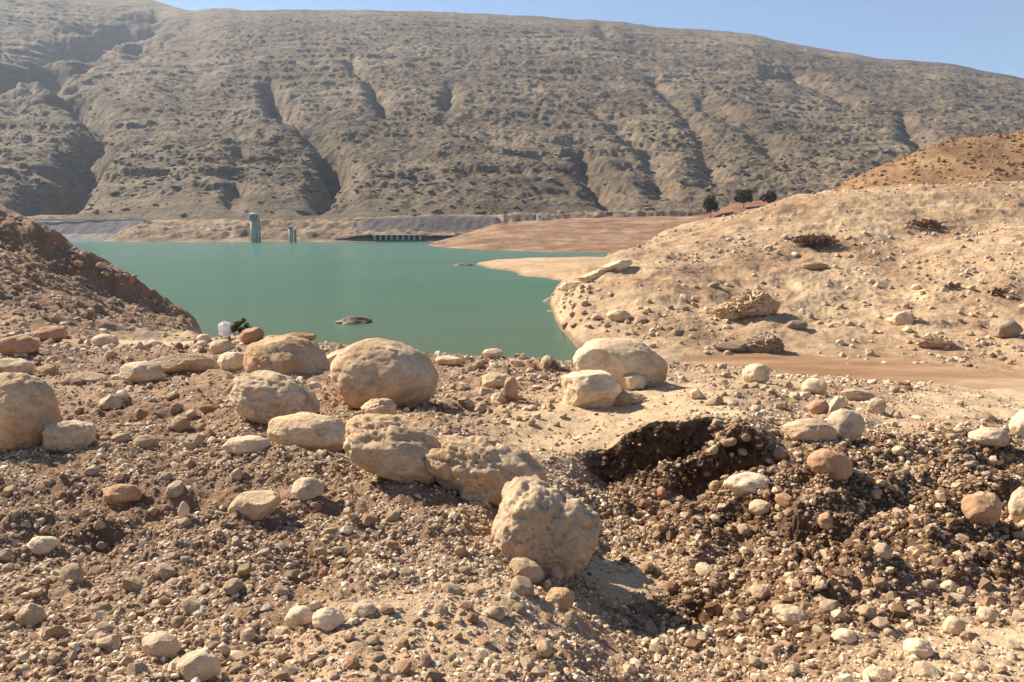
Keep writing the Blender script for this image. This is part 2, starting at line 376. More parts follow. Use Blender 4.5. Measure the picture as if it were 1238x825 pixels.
sheet('mud_channel', [P2(800, 60), P2(1700, 60), P2(1700, 150), P2(1150, 150), P2(950, 155), P2(820, 152), P2(775, 140)], 0.9, MUD)

# --- the bare hillside on the right bank
hc = {
 630: [(60, None, -4), (500, None, -4)],
 655: [(60, None, -4), (225, None, -2), (236, None, .2), (244, None, .6), (256, None, -2), (700, None, -4)],
 675: [(60, None, -4), (160, None, -2), (176, None, .3), (196, 373), (215, 360), (238, 350), (252, 346), (285, None, -1), (700, None, -4)],
 700: [(60, None, -4), (132, None, -2), (145, None, .3), (160, 403), (183, 368), (204, 340), (220, 331), (240, 328), (285, None, 1), (310, None, -1), (700, None, -4)],
 750: [(60, None, -2), (118, None, 1.2), (133, 437), (146, 418), (165, 388), (185, 352), (202, 318), (222, 306), (250, 305), (300, None, 5), (350, None, -1), (700, None, -4)],
 800: [(60, None, -1), (105, None, 1), (133, 437), (149, 411), (170, 372), (196, 326), (222, 299), (280, 287), (350, 280), (430, None, 5), (700, None, 0)],
 850: [(60, None, -4), (105, None, .2), (132, None, .4), (140, 430), (152, 408), (176, 366), (206, 316), (242, 285), (300, 270), (350, 265), (430, None, 14), (700, None, 5)],
 900: [(60, None, -4), (100, None, .3), (135, None, .4), (142, 427), (152, 410), (180, 358), (215, 302), (258, 264), (285, 258), (310, 261), (430, None, 14), (700, None, 8)],
 950: [(60, None, -4), (100, None, .3), (134, None, .4), (141, 428), (151, 410), (180, 358), (215, 300), (262, 250), (285, 242), (310, 246), (430, None, 16), (700, None, 8)],
 1000: [(60, None, -3), (96, None, .3), (132, None, .4), (139, 430), (149, 412), (179, 361), (215, 300), (258, 241), (280, 230), (310, 234), (430, None, 18), (700, None, 8)],
 1100: [(60, None, -3), (92, None, .3), (130, None, .4), (137, 432), (146, 416), (173, 361), (205, 310), (222, 297), (255, 240), (275, 224), (310, 226), (430, None, 20), (700, None, 10)],
 1238: [(60, None, -2), (88, None, .3), (114, None, .4), (121, 455), (138, 424), (168, 360), (190, 292), (203, 283), (222, 283), (252, 236), (268, 222), (310, 224), (430, None, 24), (700, None, 10)],
 1700: [(60, None, 0), (88, None, 2), (108, 450), (140, 400), (185, 320), (222, 240), (268, 180), (310, 184), (430, None, 30), (700, None, 10)],
}
H = Field(632, 1690, 900, 70, 700, 800, hc, bpx=14, brow=6)
HY = H.py()
up = sstep(0, 4, H.Z); H.Z = H.Z + .38 * fbm(H.X * .13, H.D * .13, oct=4) * sstep(-1.5, .2, H.Z)
H.Z = H.Z + up * (1.4 * fbm(H.X * .03, H.D * .03, oct=4) + .32 * fbm(H.X * .13, H.D * .13, oct=5, gain=.62) + .14 * fbm(H.X * .6, H.D * .6, oct=3, gain=.6) + .30 * np.maximum(0, ridged(H.X * .06 + 4, H.D * .12, 4)) ) 
# stepped old shorelines left as the reservoir fell
H.Z = H.Z + up * .09 * np.sin(H.Z * 2 * np.pi / 2.4 + 1.5 * fbm(H.X * .05, H.D * .05, oct=2)) 
HILL = mat_hill('bare_hillside_soil', (.27, .175, .105), (.38, .262, .162), (.49, .358, .228), 3.4, strat=(.5, .4), bumpd=.8, wet=.7)
H.build('bare_hillside', HILL)

def hillcols(crest, d0, d1, d2, zfoot, zback=None):
    c = {}
    for px, py in crest.items():
        c[px] = [(d0 * .8, None, zfoot), (d0, None, zfoot + 1), (d1, py), (d2, None, zback if zback is not None else zfoot)]
    return c
# rusty scrub hill behind it
B = Field(960, 1750, 420, 430, 900, 260, {
    960: [(430, None, 10), (600, 255), (900, None, 0)], 1010: [(430, None, 12), (520, 262), (610, 228), (900, None, 0)],
    1060: [(430, None, 14), (620, 198), (900, None, 0)], 1130: [(430, None, 16), (625, 172), (900, None, 0)],
    1180: [(430, None, 18), (630, 162), (900, None, 0)], 1238: [(430, None, 20), (640, 155), (900, None, 0)], 1750: [(430, None, 30), (640, 60), (900, None, 0)]}, bpx=10, brow=5)
B.Z += 2.0 * fbm(B.X * .03, B.D * .03, oct=5, gain=.55)
B.build('scrub_hill', mat_hill('rusty_scrub_soil', (.17, .095, .045), (.25, .145, .07), (.34, .215, .115), 2.2, dots=(.28, (.12, .06, .03)), bumpd=1, spot=.7))
# reddish slope with the trees
T = Field(790, 1050, 240, 440, 620, 130, {
    790: [(440, None, 2), (500, None, 4), (620, None, 0)], 835: [(440, None, 8), (480, None, 14), (520, 266), (620, None, 0)],
    880: [(440, None, 14), (480, 261), (520, 249), (545, 247), (620, None, 0)], 930: [(440, None, 14), (480, 258), (520, 244), (545, 242), (620, None, 0)],
    1000: [(440, None, 14), (480, 250), (520, 236), (620, None, 0)], 1050: [(440, None, 14), (500, 230), (620, None, 0)]}, bpx=8, brow=4)
T.Z += 1.0 * fbm(T.X * .05, T.D * .05, oct=4)
T.build('red_slope', mat_hill('red_earth', (.16, .08, .05), (.23, .11, .072), (.29, .17, .11), 3))
# flat sand spit reaching into the lake
S1 = Field(560, 800, 320, 290, 520, 200, {
    560: [(290, None, -3), (520, None, -3)], 576: [(290, None, -3), (395, None, -1), (425, None, .3), (440, None, .3), (455, None, -1), (520, None, -3)],
    600: [(290, None, -3), (372, None, -1), (392, None, .6), (440, None, 1.6), (465, None, .4), (480, None, -1), (520, None, -3)],
    640: [(290, None, -3), (330, None, -1), (345, None, .8), (430, None, 2.6), (470, None, 1.2), (490, None, -1), (520, None, -3)],
    690: [(290, None, -3), (305, None, -.5), (325, None, 1.4), (430, None, 3.0), (475, None, 1.4), (500, None, -1), (520, None, -3)],
    800: [(290, None, 0), (325, None, 2), (430, None, 3.4), (475, None, 2), (500, None, -1), (520, None, -3)]}, bpx=4, brow=2)
S1.Z += sstep(-1, 1.5, S1.Z) * .5 * fbm(S1.X * .06, S1.D * .06, oct=4)
S1.build('sand_spit', mat_hill('pale_sand', (.36, .24, .135), (.43, .30, .18), (.50, .37, .24), 2.5, wet=.25))
# reddish far point
S2 = Field(500, 1000, 420, 520, 960, 220, {
    500: [(520, None, -4), (960, None, -4)], 522: [(520, None, -4), (670, None, -1), (690, None, .6), (720, 294), (800, None, -1), (960, None, -4)],
    560: [(520, None, -4), (630, None, -1), (650, None, 1), (720, 288), (800, 283), (960, None, 0)],
    600: [(520, None, -4), (595, None, -1), (612, None, 1), (690, 288), (780, 275), (850, 270), (960, None, 8)],
    700: [(520, None, -4), (560, None, -.5), (580, None, 1.6), (660, 290), (760, 272), (860, 263), (960, None, 15)],
    830: [(520, None, -2), (555, None, 1), (580, None, 4), (660, 286), (760, 268), (860, 261), (960, None, 20)],
    1000: [(520, None, 0), (580, None, 8), (760, 258), (860, 250), (960, None, 30)]}, bpx=6, brow=3)
S2.Z += sstep(-1, 3, S2.Z) * 1.0 * fbm(S2.X * .03, S2.D * .03, oct=5, gain=.55)
S2.build('far_point', mat_hill('red_brown_shore', (.15, .08, .048), (.23, .135, .08), (.34, .235, .145), 2.4, strat=(.5, .6)))
# far shore below the mountain
far = {}
for px, top, dsh in ((-700, 262, 900), (120, 262, 860), (150, 271, 815), (200, 268, 808), (300, 267, 808), (360, 268, 808), (430, 266, 812), (520, 262, 812), (620, 258, 812), (760, 255, 812), (1500, 230, 812)):
    far[px] = [(700, None, -5), (dsh - 12, None, -1.5), (dsh, None, .5), (dsh + 22, None, 8), (dsh + 40, None, 10.5), (dsh + 62, top + 2.5), (dsh + 75, top + .5), (dsh + 130, top), (1250, 250)]
FS = Field(-650, 1450, 1300, 720, 1240, 240, far, bpx=6, brow=1)
upf = sstep(0, 6, FS.Z)
FS.Z += upf * (1 - sstep(905, 960, FS.D) * .6) * (2.2 * ridged(FS.X * .018, FS.D * .03, 4) - 1.6 + 2.2 * fbm(FS.X * .07, FS.D * .07, oct=5, gain=.6))
FS.Z = np.where((FS.D > 880) & (FS.D < 1240), np.minimum(FS.Z, 27), FS.Z)
FS.build('far_shore', mat_hill('tan_shore_rock', (.14, .10, .066), (.22, .16, .108), (.34, .255, .17), 2.2, strat=(.35, .8), bumpd=1.2))
RB = Field(405, 640, 160, 815, 900, 60, {405: [(815, None, 2), (900, None, 6)], 440: [(832, None, 6), (840, 283), (866, 265), (874, 265), (900, None, 8)], 520: [(832, None, 6), (840, 282), (866, 261), (874, 261), (900, None, 8)], 600: [(832, None, 6), (842, 279), (866, 262), (874, 262), (900, None, 8)], 640: [(815, None, 4), (900, None, 6)]}, bpx=3, brow=1)
RB.Z += .8 * fbm(RB.X * .1, RB.D * .1, oct=4)
RB.build('rockfill_bank', mat_hill('rockfill_shade_tone', (.10, .085, .08), (.13, .11, .105), (.16, .13, .12), 1.5))  # the bank's shade is put into its colour, darker than the dam's rockfill

# --- the mountain
MC = {-700: -60, -300: -40, -100: -30, 0: -22, 100: -12, 170: -4, 200: 5, 232: 14, 250: 11, 272: 8, 300: 13, 380: 12, 480: 13, 560: 15, 620: 18, 690: 24, 740: 26, 800: 32, 860: 36, 905: 41, 960: 53, 1010: 62, 1060: 71, 1115: 73, 1150: 78, 1190: 87, 1238: 95, 1300: 104, 1500: 150, 2000: 240}
MPX = np.linspace(-650, 1900, 1500); t = np.linspace(0, 1, 900)
crest = np.interp(MPX, list(MC), list(MC.values())); crest = blur(crest, 5, 0)
crest += 2.2 * fbm(MPX * .012, MPX * 0 + 3.3, oct=5, gain=.55)
d_f = 900.0; d_r = 3300.0 - 500 * sstep(700, 1300, MPX) + 850 * (1 - sstep(60, 330, MPX))
tt = np.concatenate([t, 1 + np.linspace(.005, .10, 30)])
base_py = 272.0
prof = tt ** .88
PYm = base_py + (crest[:, None] - base_py) * np.minimum(prof, 1)[None, :]
Dm = d_f * (d_r[:, None] / d_f) ** tt[None, :]
Zm = CAMZ + slope(PYm) * Dm
over = np.maximum(tt - 1, 0)[None, :]; Zm = Zm - over * 5500
Pm = MPX[:, None] + 0 * Dm
Xm = (Pm - CX) / F * (Dm * CP - (Zm - CAMZ) * SP)
env = sstep(0, .12, tt) * (1 - .75 * sstep(.86, 1.0, tt)); env = env[None, :]
# broad spurs running down and to the right, rugged relief, and rock terraces
wx = 120 * fbm(Xm * .0013, Dm * .0013, oct=3); wy = 120 * fbm(Xm * .0013 + 40, Dm * .0013, oct=3)
rel = 15 * ridged((Xm * .8 + Dm * .42 + wx) * .0021, (Dm * .35 + wy) * .0021, 3, .5)
rel += 6.5 * ridged((Xm + Dm * .3 + wx) * .0065, (Dm * .55 + wy) * .0065, 5, .55)
rel += 6 * fbm(Xm * .016, Dm * .016, oct=5, gain=.6)
rel += 3.4 * fbm(Xm * .06, Dm * .06, oct=3, gain=.65)
Zt = Zm + env * rel * .85
# gullies seen in the photo: (px, py) polylines with width in metres and depth
gul = [([(40, 255), (78, 235), (112, 195), (122, 170), (100, 140), (60, 100)], 62, 115), ([(385, 258), (402, 215), (392, 185), (350, 150), (325, 115)], 42, 62),
       ([(410, 270), (425, 235), (400, 200)], 30, 30), ([(535, 150), (546, 120)], 34, 55), ([(465, 140), (448, 112), (425, 88)], 34, 60), ([(335, 145), (326, 112)], 36, 55),
       ([(283, 250), (290, 200)], 28, 45), ([(745, 262), (722, 235), (700, 205)], 34, 60), ([(560, 262), (500, 255)], 26, 20),
       ([(1105, 180), (1090, 155)], 40, 60), ([(1030, 130), (960, 98), (925, 95)], 38, 48), ([(800, 250), (780, 190), (740, 160)], 40, 26),
       ([(860, 215), (830, 150), (790, 110)], 45, 30), ([(735, 50), (725, 34)], 50, 45), ([(20, 120), (60, 108)], 60, 45), ([(-60, 118), (0, 98), (60, 74), (125, 46), (185, 24)], 150, 170), ([(60, 60), (110, 40)], 60, 60), ([(160, 60), (230, 30)], 60, 40), ([(935, 200), (900, 160), (850, 135)], 40, 32)]
for pts, wd, dp in gul:
    best = np.full(Zt.shape, 1e9); 
    for (x0, y0), (x1, y1) in zip(pts[:-1], pts[1:]):
        vx, vy = x1 - x0, y1 - y0; L2 = vx * vx + vy * vy
        q = np.clip(((Pm - x0) * vx + (PYm - y0) * vy) / L2, 0, 1)
        dx = Pm - (x0 + q * vx); dy = PYm - (y0 + q * vy)
        dist = np.hypot(dx, dy) * Dm / F + 9 * fbm(Xm * .02, Dm * .02, oct=2)
        # steep left wall (in shade), gentle right wall
        side = np.where(dx > 0, 1.0, 1.15)
        best = np.minimum(best, np.maximum(dist, 0) * side)
    Zt -= .7 * dp * np.exp(-(best / (.42 * wd)) ** 1.7) * env * np.clip(.75 + .9 * fbm(Xm * .006, Dm * .006 + 9, oct=2), .2, 1.3)
# cliffs: terrace the relief
tz = Zt / 34 + .5 * fbm(Xm * .004, Dm * .004, oct=3); fr = tz - np.floor(tz)
Zt += env * 34 * .25 * (sstep(.35, .65, fr) - fr) * np.clip(.4 + 1.2 * fbm(Xm * .003 + 7, Dm * .003, oct=3), 0, 1)
tz = (Zt + .22 * Xm) / 15 + 1.2 * fbm(Xm * .005, Dm * .005, oct=4); fr = tz - np.floor(tz)
Zt += env * 15 * .42 * (sstep(.62, .98, fr) - fr) * np.clip(.25 + 1.8 * fbm(Xm * .007 + 7, Dm * .004, oct=3), 0, 1)
# never rise above the drawn skyline
lim = CAMZ + slope(crest[:, None] + (1 - np.minimum(tt, 1))[None, :] * 6) * Dm
Zt = np.where(tt[None, :] <= 1, np.minimum(Zt, lim), np.minimum(Zt, lim))
Zt = np.maximum(Zt, 4)
nc, nr = Zt.shape
i = np.arange(nc - 1)[:, None] * nr + np.arange(nr - 1)[None, :]
MOUNT = mat_hill('dry_mountain_rock', (.098, .073, .049), (.155, .117, .079), (.215, .168, .115), .30, dots=(.06, (.06, .055, .04)), strat=(.06, .6), bumpd=1.1, spot=.45)
mo = mesh_obj('mountain', np.stack([Xm, Dm, Zt], -1).reshape(-1, 3), np.stack([i, i + nr, i + nr + 1, i + 1], -1).reshape(-1, 4), MOUNT)
mo['kind'] = 'structure'
del rel, wx, wy, tz, fr, best, dist, lim, side, dx, dy, q, i
# ------------------------------------------------------------------ haze
hz = NT('air_haze'); hz.t.nodes.remove(hz.b)
pv = hz.n('ShaderNodeVolumePrincipled'); pv.inputs['Density'].default_value = 0.6e-4
pv.inputs['Color'].default_value = (.66, .80, 1.0, 1); pv.inputs['Anisotropy'].default_value = .2
hz.l(pv.outputs[0], hz.t.nodes['Material Output'].inputs['Volume'])
bm = bmesh.new(); bmesh.ops.create_cube(bm, size=1)
me = bpy.data.meshes.new('haze'); bm.to_mesh(me); bm.free(); me.materials.append(hz.m)
ho = bpy.data.objects.new('haze', me); COL.objects.link(ho)
ho.scale = (18600, 13000, 1707); ho.location = (0, -1500, 846.5); ho['kind'] = 'stuff'
hz.m.cycles.homogeneous_volume = True

# ------------------------------------------------------------------ rocks
_ico = {}
def ico(sub):
    if sub not in _ico:
        bm = bmesh.new(); bmesh.ops.create_icosphere(bm, subdivisions=sub, radius=1)
        v = np.array([tuple(q.co) for q in bm.verts]); f = np.array([[q.index for q in fc.verts] for fc in bm.faces]); bm.free()
        _ico[sub] = (v, f)
    return _ico[sub]
def rock_shape(sub, seed, lump=.18, planes=7, cut=.82, fine=.03, pits=0.0, box=0.0, crag=0.0, crack=.06):
    r = np.random.default_rng(seed); v, f = ico(sub); v = v.copy(); o = r.uniform(0, 90, 3)
    if box: v = v / (np.abs(v) ** (2 + box * 4)).sum(1)[:, None] ** (1 / (2 + box * 4))
    n0 = v.copy()
    v = v * (1 + lump * fbm(v[:, 0] * 1.0 + o[0], v[:, 1] * 1.0 + o[1], v[:, 2] * 1.0 + o[2], oct=2))[:, None]
    for k in range(planes):
        n = r.normal(size=3); n /= np.linalg.norm(n); c = r.uniform(cut, cut + .2)
        q = v @ n - c; q = np.where(q > 0, q * .9, 0) * sstep(0, .06, q) + 0 * q
        v = v - q[:, None] * n
    d = fine * fbm(n0[:, 0] * 4 + o[1], n0[:, 1] * 4 + o[2], n0[:, 2] * 4 + o[0], oct=5, gain=.6)
    if pits:
        pp = fbm(n0[:, 0] * 3.2 + o[2], n0[:, 1] * 3.2 + o[0], n0[:, 2] * 3.2 + o[1], oct=4, gain=.6)
        d -= pits * sstep(.05, .5, pp) ; d += pits * .5 * sstep(.1, .6, -pp)
    ck = np.abs(fbm(n0[:, 0] * 1.3 + o[2] + 5, n0[:, 1] * 1.3 + o[0], n0[:, 2] * 1.3 + o[1], oct=3)); gate = sstep(-.1, .2, fbm(n0[:, 0] * .9 + o[0], n0[:, 1] * .9, n0[:, 2] * .9 + o[1], oct=1))
    d -= crack * gate * np.exp(-(ck / .018) ** 2)
    if crag:
        cc = sum((.5 ** q) * np.abs(fbm(n0[:, 0] * (3 * 2 ** q) + o[0], n0[:, 1] * (3 * 2 ** q) + o[1], n0[:, 2] * (5 * 2 ** q) + o[2], oct=1)) for q in range(4))
        d += crag * (.35 - cc)
    v = v * (1 + d)[:, None]
    v -= (v.max(0) + v.min(0)) / 2; v /= np.abs(v).max(0)
    return v, f
ROCK = mat_rock('tan_limestone'); ROCKW = mat_rock('pale_limestone', (1.22, 1.23, 1.23), .12); ROCKG = mat_rock('grey_mottled_limestone', (.93, .93, .92), .3, 1.4)
ROCKR = mat_rock('reddish_stone', (.85, .66, .58), .6); ROCKO = mat_rock('orange_stained_limestone', (1.05, .98, .9), .9)
ROCKD = mat_rock('dark_outcrop_stone', (.55, .56, .60), .2)
def place_rock(name, cx, cy, w, h, label, cat='boulder', mat=None, tilt=0, group=None, seed=None, field=None, dep=.85, sub=None, dist=None, smooth=True, **kw):
    """a stone whose outline in the photo is w x h pixels around (cx, cy); tilt in degrees, clockwise"""
    field = field or G
    seed = seed if seed is not None else int(cx * 7 + cy)
    bot = cy + h * .42
    d0 = dist or field.hit(cx, bot)
    c0 = at(cx, cy, d0)
    k = (c0 - Vector((0, 0, CAMZ))).length / math.sqrt(F * F + (cx - CX) ** 2 + (cy - CY) ** 2)
    rx = w * k / 2
    ry = min(rx, h * k * .8) * dep
    d = d0 + ry * .55
    c = at(cx, cy, d); rx = w * k * d / d0 / 2; rz = h * k * d / d0 / 2
    v, f = rock_shape(sub or (6 if w > 80 else 5 if w > 30 else 4), seed, **kw)
    v = v * np.array([rx, ry, rz])
    if tilt:
        a = R(tilt); ca, sa = math.cos(a), math.sin(a)
        v = np.stack([v[:, 0] * ca + v[:, 2] * sa, v[:, 1], -v[:, 0] * sa + v[:, 2] * ca], 1)
    gz = float(field.zat(np.array(cx), np.array(d)))
    low = v[:, 2].min(); want = (gz - float(c.z)) - .12 * rz
    if want < low: v[:, 2] = np.where(v[:, 2] < 0, v[:, 2] * (want / low), v[:, 2])
    o = mesh_obj(name, v, f, mat or ROCK, smooth=smooth); o.location = c
    prop(o, label, cat, group)
    return o
b = place_rock
# the big boulders
b('boulder', 464, 456, 131, 92, 'big smooth round boulder with a dented top, rightmost of the left cluster above the lake', seed=5, lump=.10, planes=4, cut=.9, fine=.02, pits=.02, mat=ROCK, tilt=4)
b('boulder', 350, 444, 112, 78, 'leaning orange sided boulder at the back of the left cluster, behind the grey mottled one', tilt=28, seed=12, lump=.12, planes=5, mat=ROCKO, dist=10.4)
b('boulder', 332, 484, 108, 66, 'grey mottled boulder sloping down to the right in front of the leaning one', tilt=22, seed=31, lump=.15, planes=6, pits=.04, mat=ROCKG)
b('boulder', 375, 524, 98, 50, 'low boulder with orange stained front, lowest of the left cluster', tilt=6, seed=18, lump=.14, planes=5, mat=ROCKO)
b('rock', 298, 539, 58, 24, 'flat pale rock just left of the low orange stained boulder', 'rock', mat=ROCKW)
b('rock', 458, 497, 44, 32, 'small rough orange rock at the foot of the big smooth boulder', 'rock', mat=ROCKO, pits=.08)
b('boulder', 486, 546, 152, 78, 'long low mottled boulder running down the gravel crest in the centre', tilt=18, seed=41, lump=.2, planes=5, pits=.06, mat=ROCK)
b('boulder', 584, 568, 150, 92, 'rough grey hump at the right end of the long mottled boulder', tilt=24, seed=55, lump=.3, planes=7, pits=.09, mat=ROCK)
b('boulder', 656, 642, 124, 122, 'large blocky boulder with pitted top and shaded front at the edge of the gully', tilt=22, seed=63, lump=.15, planes=6, box=.45, pits=.07, dep=1.0, mat=ROCK)
b('boulder', 750, 441, 116, 68, 'big split boulder with a shaded right face on the crest beside the lake edge', tilt=10, seed=70, lump=.10, planes=8, cut=.8, mat=ROCK)
b('rock', 716, 473, 76, 50, 'white angular rock leaning on the front of the split boulder', 'rock', mat=ROCKW, seed=77, planes=12, cut=.7, pits=.04)
b('rock', 764, 462, 36, 24, 'small white rock at the foot of the split boulder', 'rock', mat=ROCKW, planes=10, cut=.7)
b('rock', 752, 482, 60, 22, 'knobbly tan rubble rock under the split boulder', 'rock', planes=8, pits=.1)
b('boulder', 16, 502, 100, 106, 'huge rounded boulder cut off by the left edge of the picture', seed=81, lump=.08, planes=3, cut=.92, mat=ROCKO, dep=.9)
b('boulder', 84, 528, 62, 44, 'dark rough boulder tucked against the right of the huge left edge boulder', seed=84, planes=9, cut=.75, mat=ROCKG, pits=.05)
b('boulder', 14, 446, 50, 26, 'grey rock showing above the huge left edge boulder', mat=ROCKG)
b('rock', 226, 440, 88, 28, 'long flat slab of rock at the back of the left gravel, beside the sand', 'rock', planes=9, cut=.7, tilt=3)
b('rock', 172, 451, 54, 28, 'tan rock left of the long flat slab', 'rock', mat=ROCKW)
b('rock', 104, 458, 56, 16, 'thin pale slab lying left of the tan rock at the back', 'rock', planes=9, cut=.7)
b('rock', 128, 412, 32, 17, 'small pale block alone by the start of the sand strip', 'rock', mat=ROCKW)
b('rock', 22, 418, 46, 28, 'brown rock at far left below the shaded hill', 'rock', mat=ROCKR)
b('rock', 60, 405, 40, 22, 'reddish rock on the slope right of the far left brown rock', 'rock', mat=ROCKR)
b('rock', 281, 438, 36, 26, 'pale squat rock between the long slab and the leaning boulder', 'rock', mat=ROCKW)
b('rock', 268, 420, 30, 20, 'tan rock behind the pale squat rock', 'rock')
b('rock', 246, 410, 18, 12, 'small square pale stone left of the bright white rock', 'rock', mat=ROCKW)
b('rock', 305, 406, 30, 20, 'reddish pointed rock right of the dark shrub', 'rock', mat=ROCKR, planes=10, cut=.7)
b('rock', 362, 408, 42, 12, 'flat red rock on the skyline above the leaning boulder', 'rock', mat=ROCKR, planes=9, cut=.7)
b('rock', 330, 411, 26, 12, 'small tan rock on the crest left of the flat red rock', 'rock')
b('rock', 405, 432, 40, 14, 'pale thin rock sloping up to the big smooth boulder', 'rock', mat=ROCKW, tilt=-20, planes=9, cut=.7)
b('rock', 543, 437, 34, 14, 'pale wedge on the skyline right of the big smooth boulder', 'rock', mat=ROCKW, planes=9, cut=.7)
b('rock', 596, 428, 26, 13, 'pale rounded stone on the crest in the middle of the lake edge', 'rock', mat=ROCKW)
b('rock', 618, 471, 18, 32, 'upright tan stone casting a short shadow in the centre rubble', 'rock', planes=10, cut=.72)
b('rock', 600, 461, 36, 22, 'pale broken rock left of the upright stone', 'rock', mat=ROCKW, planes=10, cut=.7)
b('boulder', 148, 597, 46, 26, 'brown oval stone alone on the left gravel slope', mat=ROCKR)
b('boulder', 308, 611, 66, 40, 'tilted grey block with a flat top on the left gravel slope', planes=9, cut=.72, tilt=-15, mat=ROCKG)
b('rock', 52, 659, 38, 24, 'pale oval stone near the left edge of the gravel slope', 'rock', mat=ROCKW)
b('rock', 373, 590, 40, 28, 'tan angular stone on the slope below the low orange boulder', 'rock', planes=9, cut=.72)
b('rock', 222, 619, 14, 26, 'narrow upright pale stone left of the tilted grey block', 'rock', mat=ROCKW)
b('rock', 38, 745, 36, 32, 'rounded tan cobble in the lower left corner gravel', 'rock')
b('rock', 193, 781, 46, 32, 'pale wedge cobble near the bottom left of centre', 'rock', mat=ROCKW, planes=8, cut=.75, tilt=14)
b('rock', 240, 806, 54, 40, 'largest rounded cobble at the bottom edge, right of the pale wedge cobble', 'rock')
b('rock', 363, 746, 34, 28, 'pale round cobble, left one of the pair low on the gravel slope', 'rock', mat=ROCKW)
b('rock', 398, 749, 40, 34, 'pale blocky cobble, right one of the pair low on the gravel slope', 'rock', mat=ROCKW, planes=9, cut=.74)
b('rock', 440, 738, 30, 22, 'small tan cobble right of the pale pair', 'rock')
b('rock', 677, 724, 36, 26, 'rounded brown cobble just below the blocky gully edge boulder', 'rock', mat=ROCKO)
b('rock', 636, 690, 44, 26, 'tan cobble wedged under the left of the blocky gully edge boulder', 'rock', tilt=25)
b('boulder', 914, 452, 34, 27, 'round white boulder standing alone beside the brown channel', mat=ROCKW, planes=3)
b('boulder', 905, 586, 62, 29, 'oval tan boulder lying in front of the dark undercut bank', mat=ROCKW, tilt=4)
b('rock', 920, 614, 28, 18, 'pale stone just below the oval tan boulder', 'rock', mat=ROCKW)
b('boulder', 1022, 515, 44, 44, 'round white boulder, brightest on the right platform', mat=ROCKW, planes=3, cut=.9)
b('boulder', 978, 521, 66, 30, 'flat tan boulder left of the brightest round white one', planes=6)
b('boulder', 1004, 562, 54, 36, 'brown boulder half buried at the top of the dark clod mound', mat=ROCKR, tilt=22, planes=8, cut=.78)
b('boulder', 1187, 616, 48, 42, 'tan boulder with a shaded left hollow on the right of the clod mound', planes=7, cut=.8, mat=ROCKO)
b('boulder', 1240, 613, 38, 50, 'white boulder cut off by the right edge beside the clod mound', mat=ROCKW, planes=3)
b('boulder', 1238, 515, 34, 40, 'white boulder cut off by the right edge on the sand platform', mat=ROCKW, planes=3)
b('rock', 1196, 529, 48, 24, 'pale low rock left of the white boulder on the sand platform', 'rock', mat=ROCKW, planes=8)
b('rock', 1038, 478, 40, 18, 'flat topped grey rock at the back of the right rubble pile', 'rock', planes=9, cut=.7, mat=ROCKG)
b('rock', 989, 493, 24, 20, 'brown round rock in the middle of the right rubble pile', 'rock', mat=ROCKR)
b('rock', 984, 468, 30, 22, 'pale rock topping the left of the right rubble pile', 'rock', mat=ROCKW)
b('rock', 1060, 492, 22, 22, 'dark rock at the right end of the right rubble pile', 'rock', mat=ROCKG, planes=9)
b('rock', 1012, 490, 18, 26, 'slim pale rock leaning in the right rubble pile', 'rock', mat=ROCKW, tilt=25)
b('boulder', 960, 746, 50, 25, 'smooth oval tan cobble, largest low on the clod mound', mat=ROCK, tilt=18, planes=3)
b('rock', 1154, 757, 26, 26, 'round pale cobble, lower left one of the group at lower right', 'rock', mat=ROCKW, planes=3)
b('rock', 1193, 744, 24, 22, 'round pale cobble, rightmost of the group at lower right', 'rock', mat=ROCKW, planes=3)
b('rock', 1147, 711, 20, 20, 'round pale cobble, topmost of the group at lower right', 'rock', mat=ROCKW, planes=3)
b('rock', 1110, 784, 34, 24, 'pale cobble on the sand at the bottom right', 'rock', mat=ROCKW)
b('rock', 1062, 818, 40, 22, 'pale cobble cut off by the bottom edge at right', 'rock', mat=ROCKW)
b('rock', 1020, 770, 30, 20, 'pale cobble beside a shadow hollow left of the bottom right sand', 'rock', mat=ROCKW)
# white rock and shrub on the left of the crest
b('rock', 272, 396, 19, 17, 'bright white jagged rock on the lake edge beside a dark shrub', 'rock', mat=mat_plain('white_quartz', (.86, .86, .88), .8, 3, .25), planes=14, cut=.5, lump=.6, crag=.7, smooth=False, tilt=-35, dist=17)

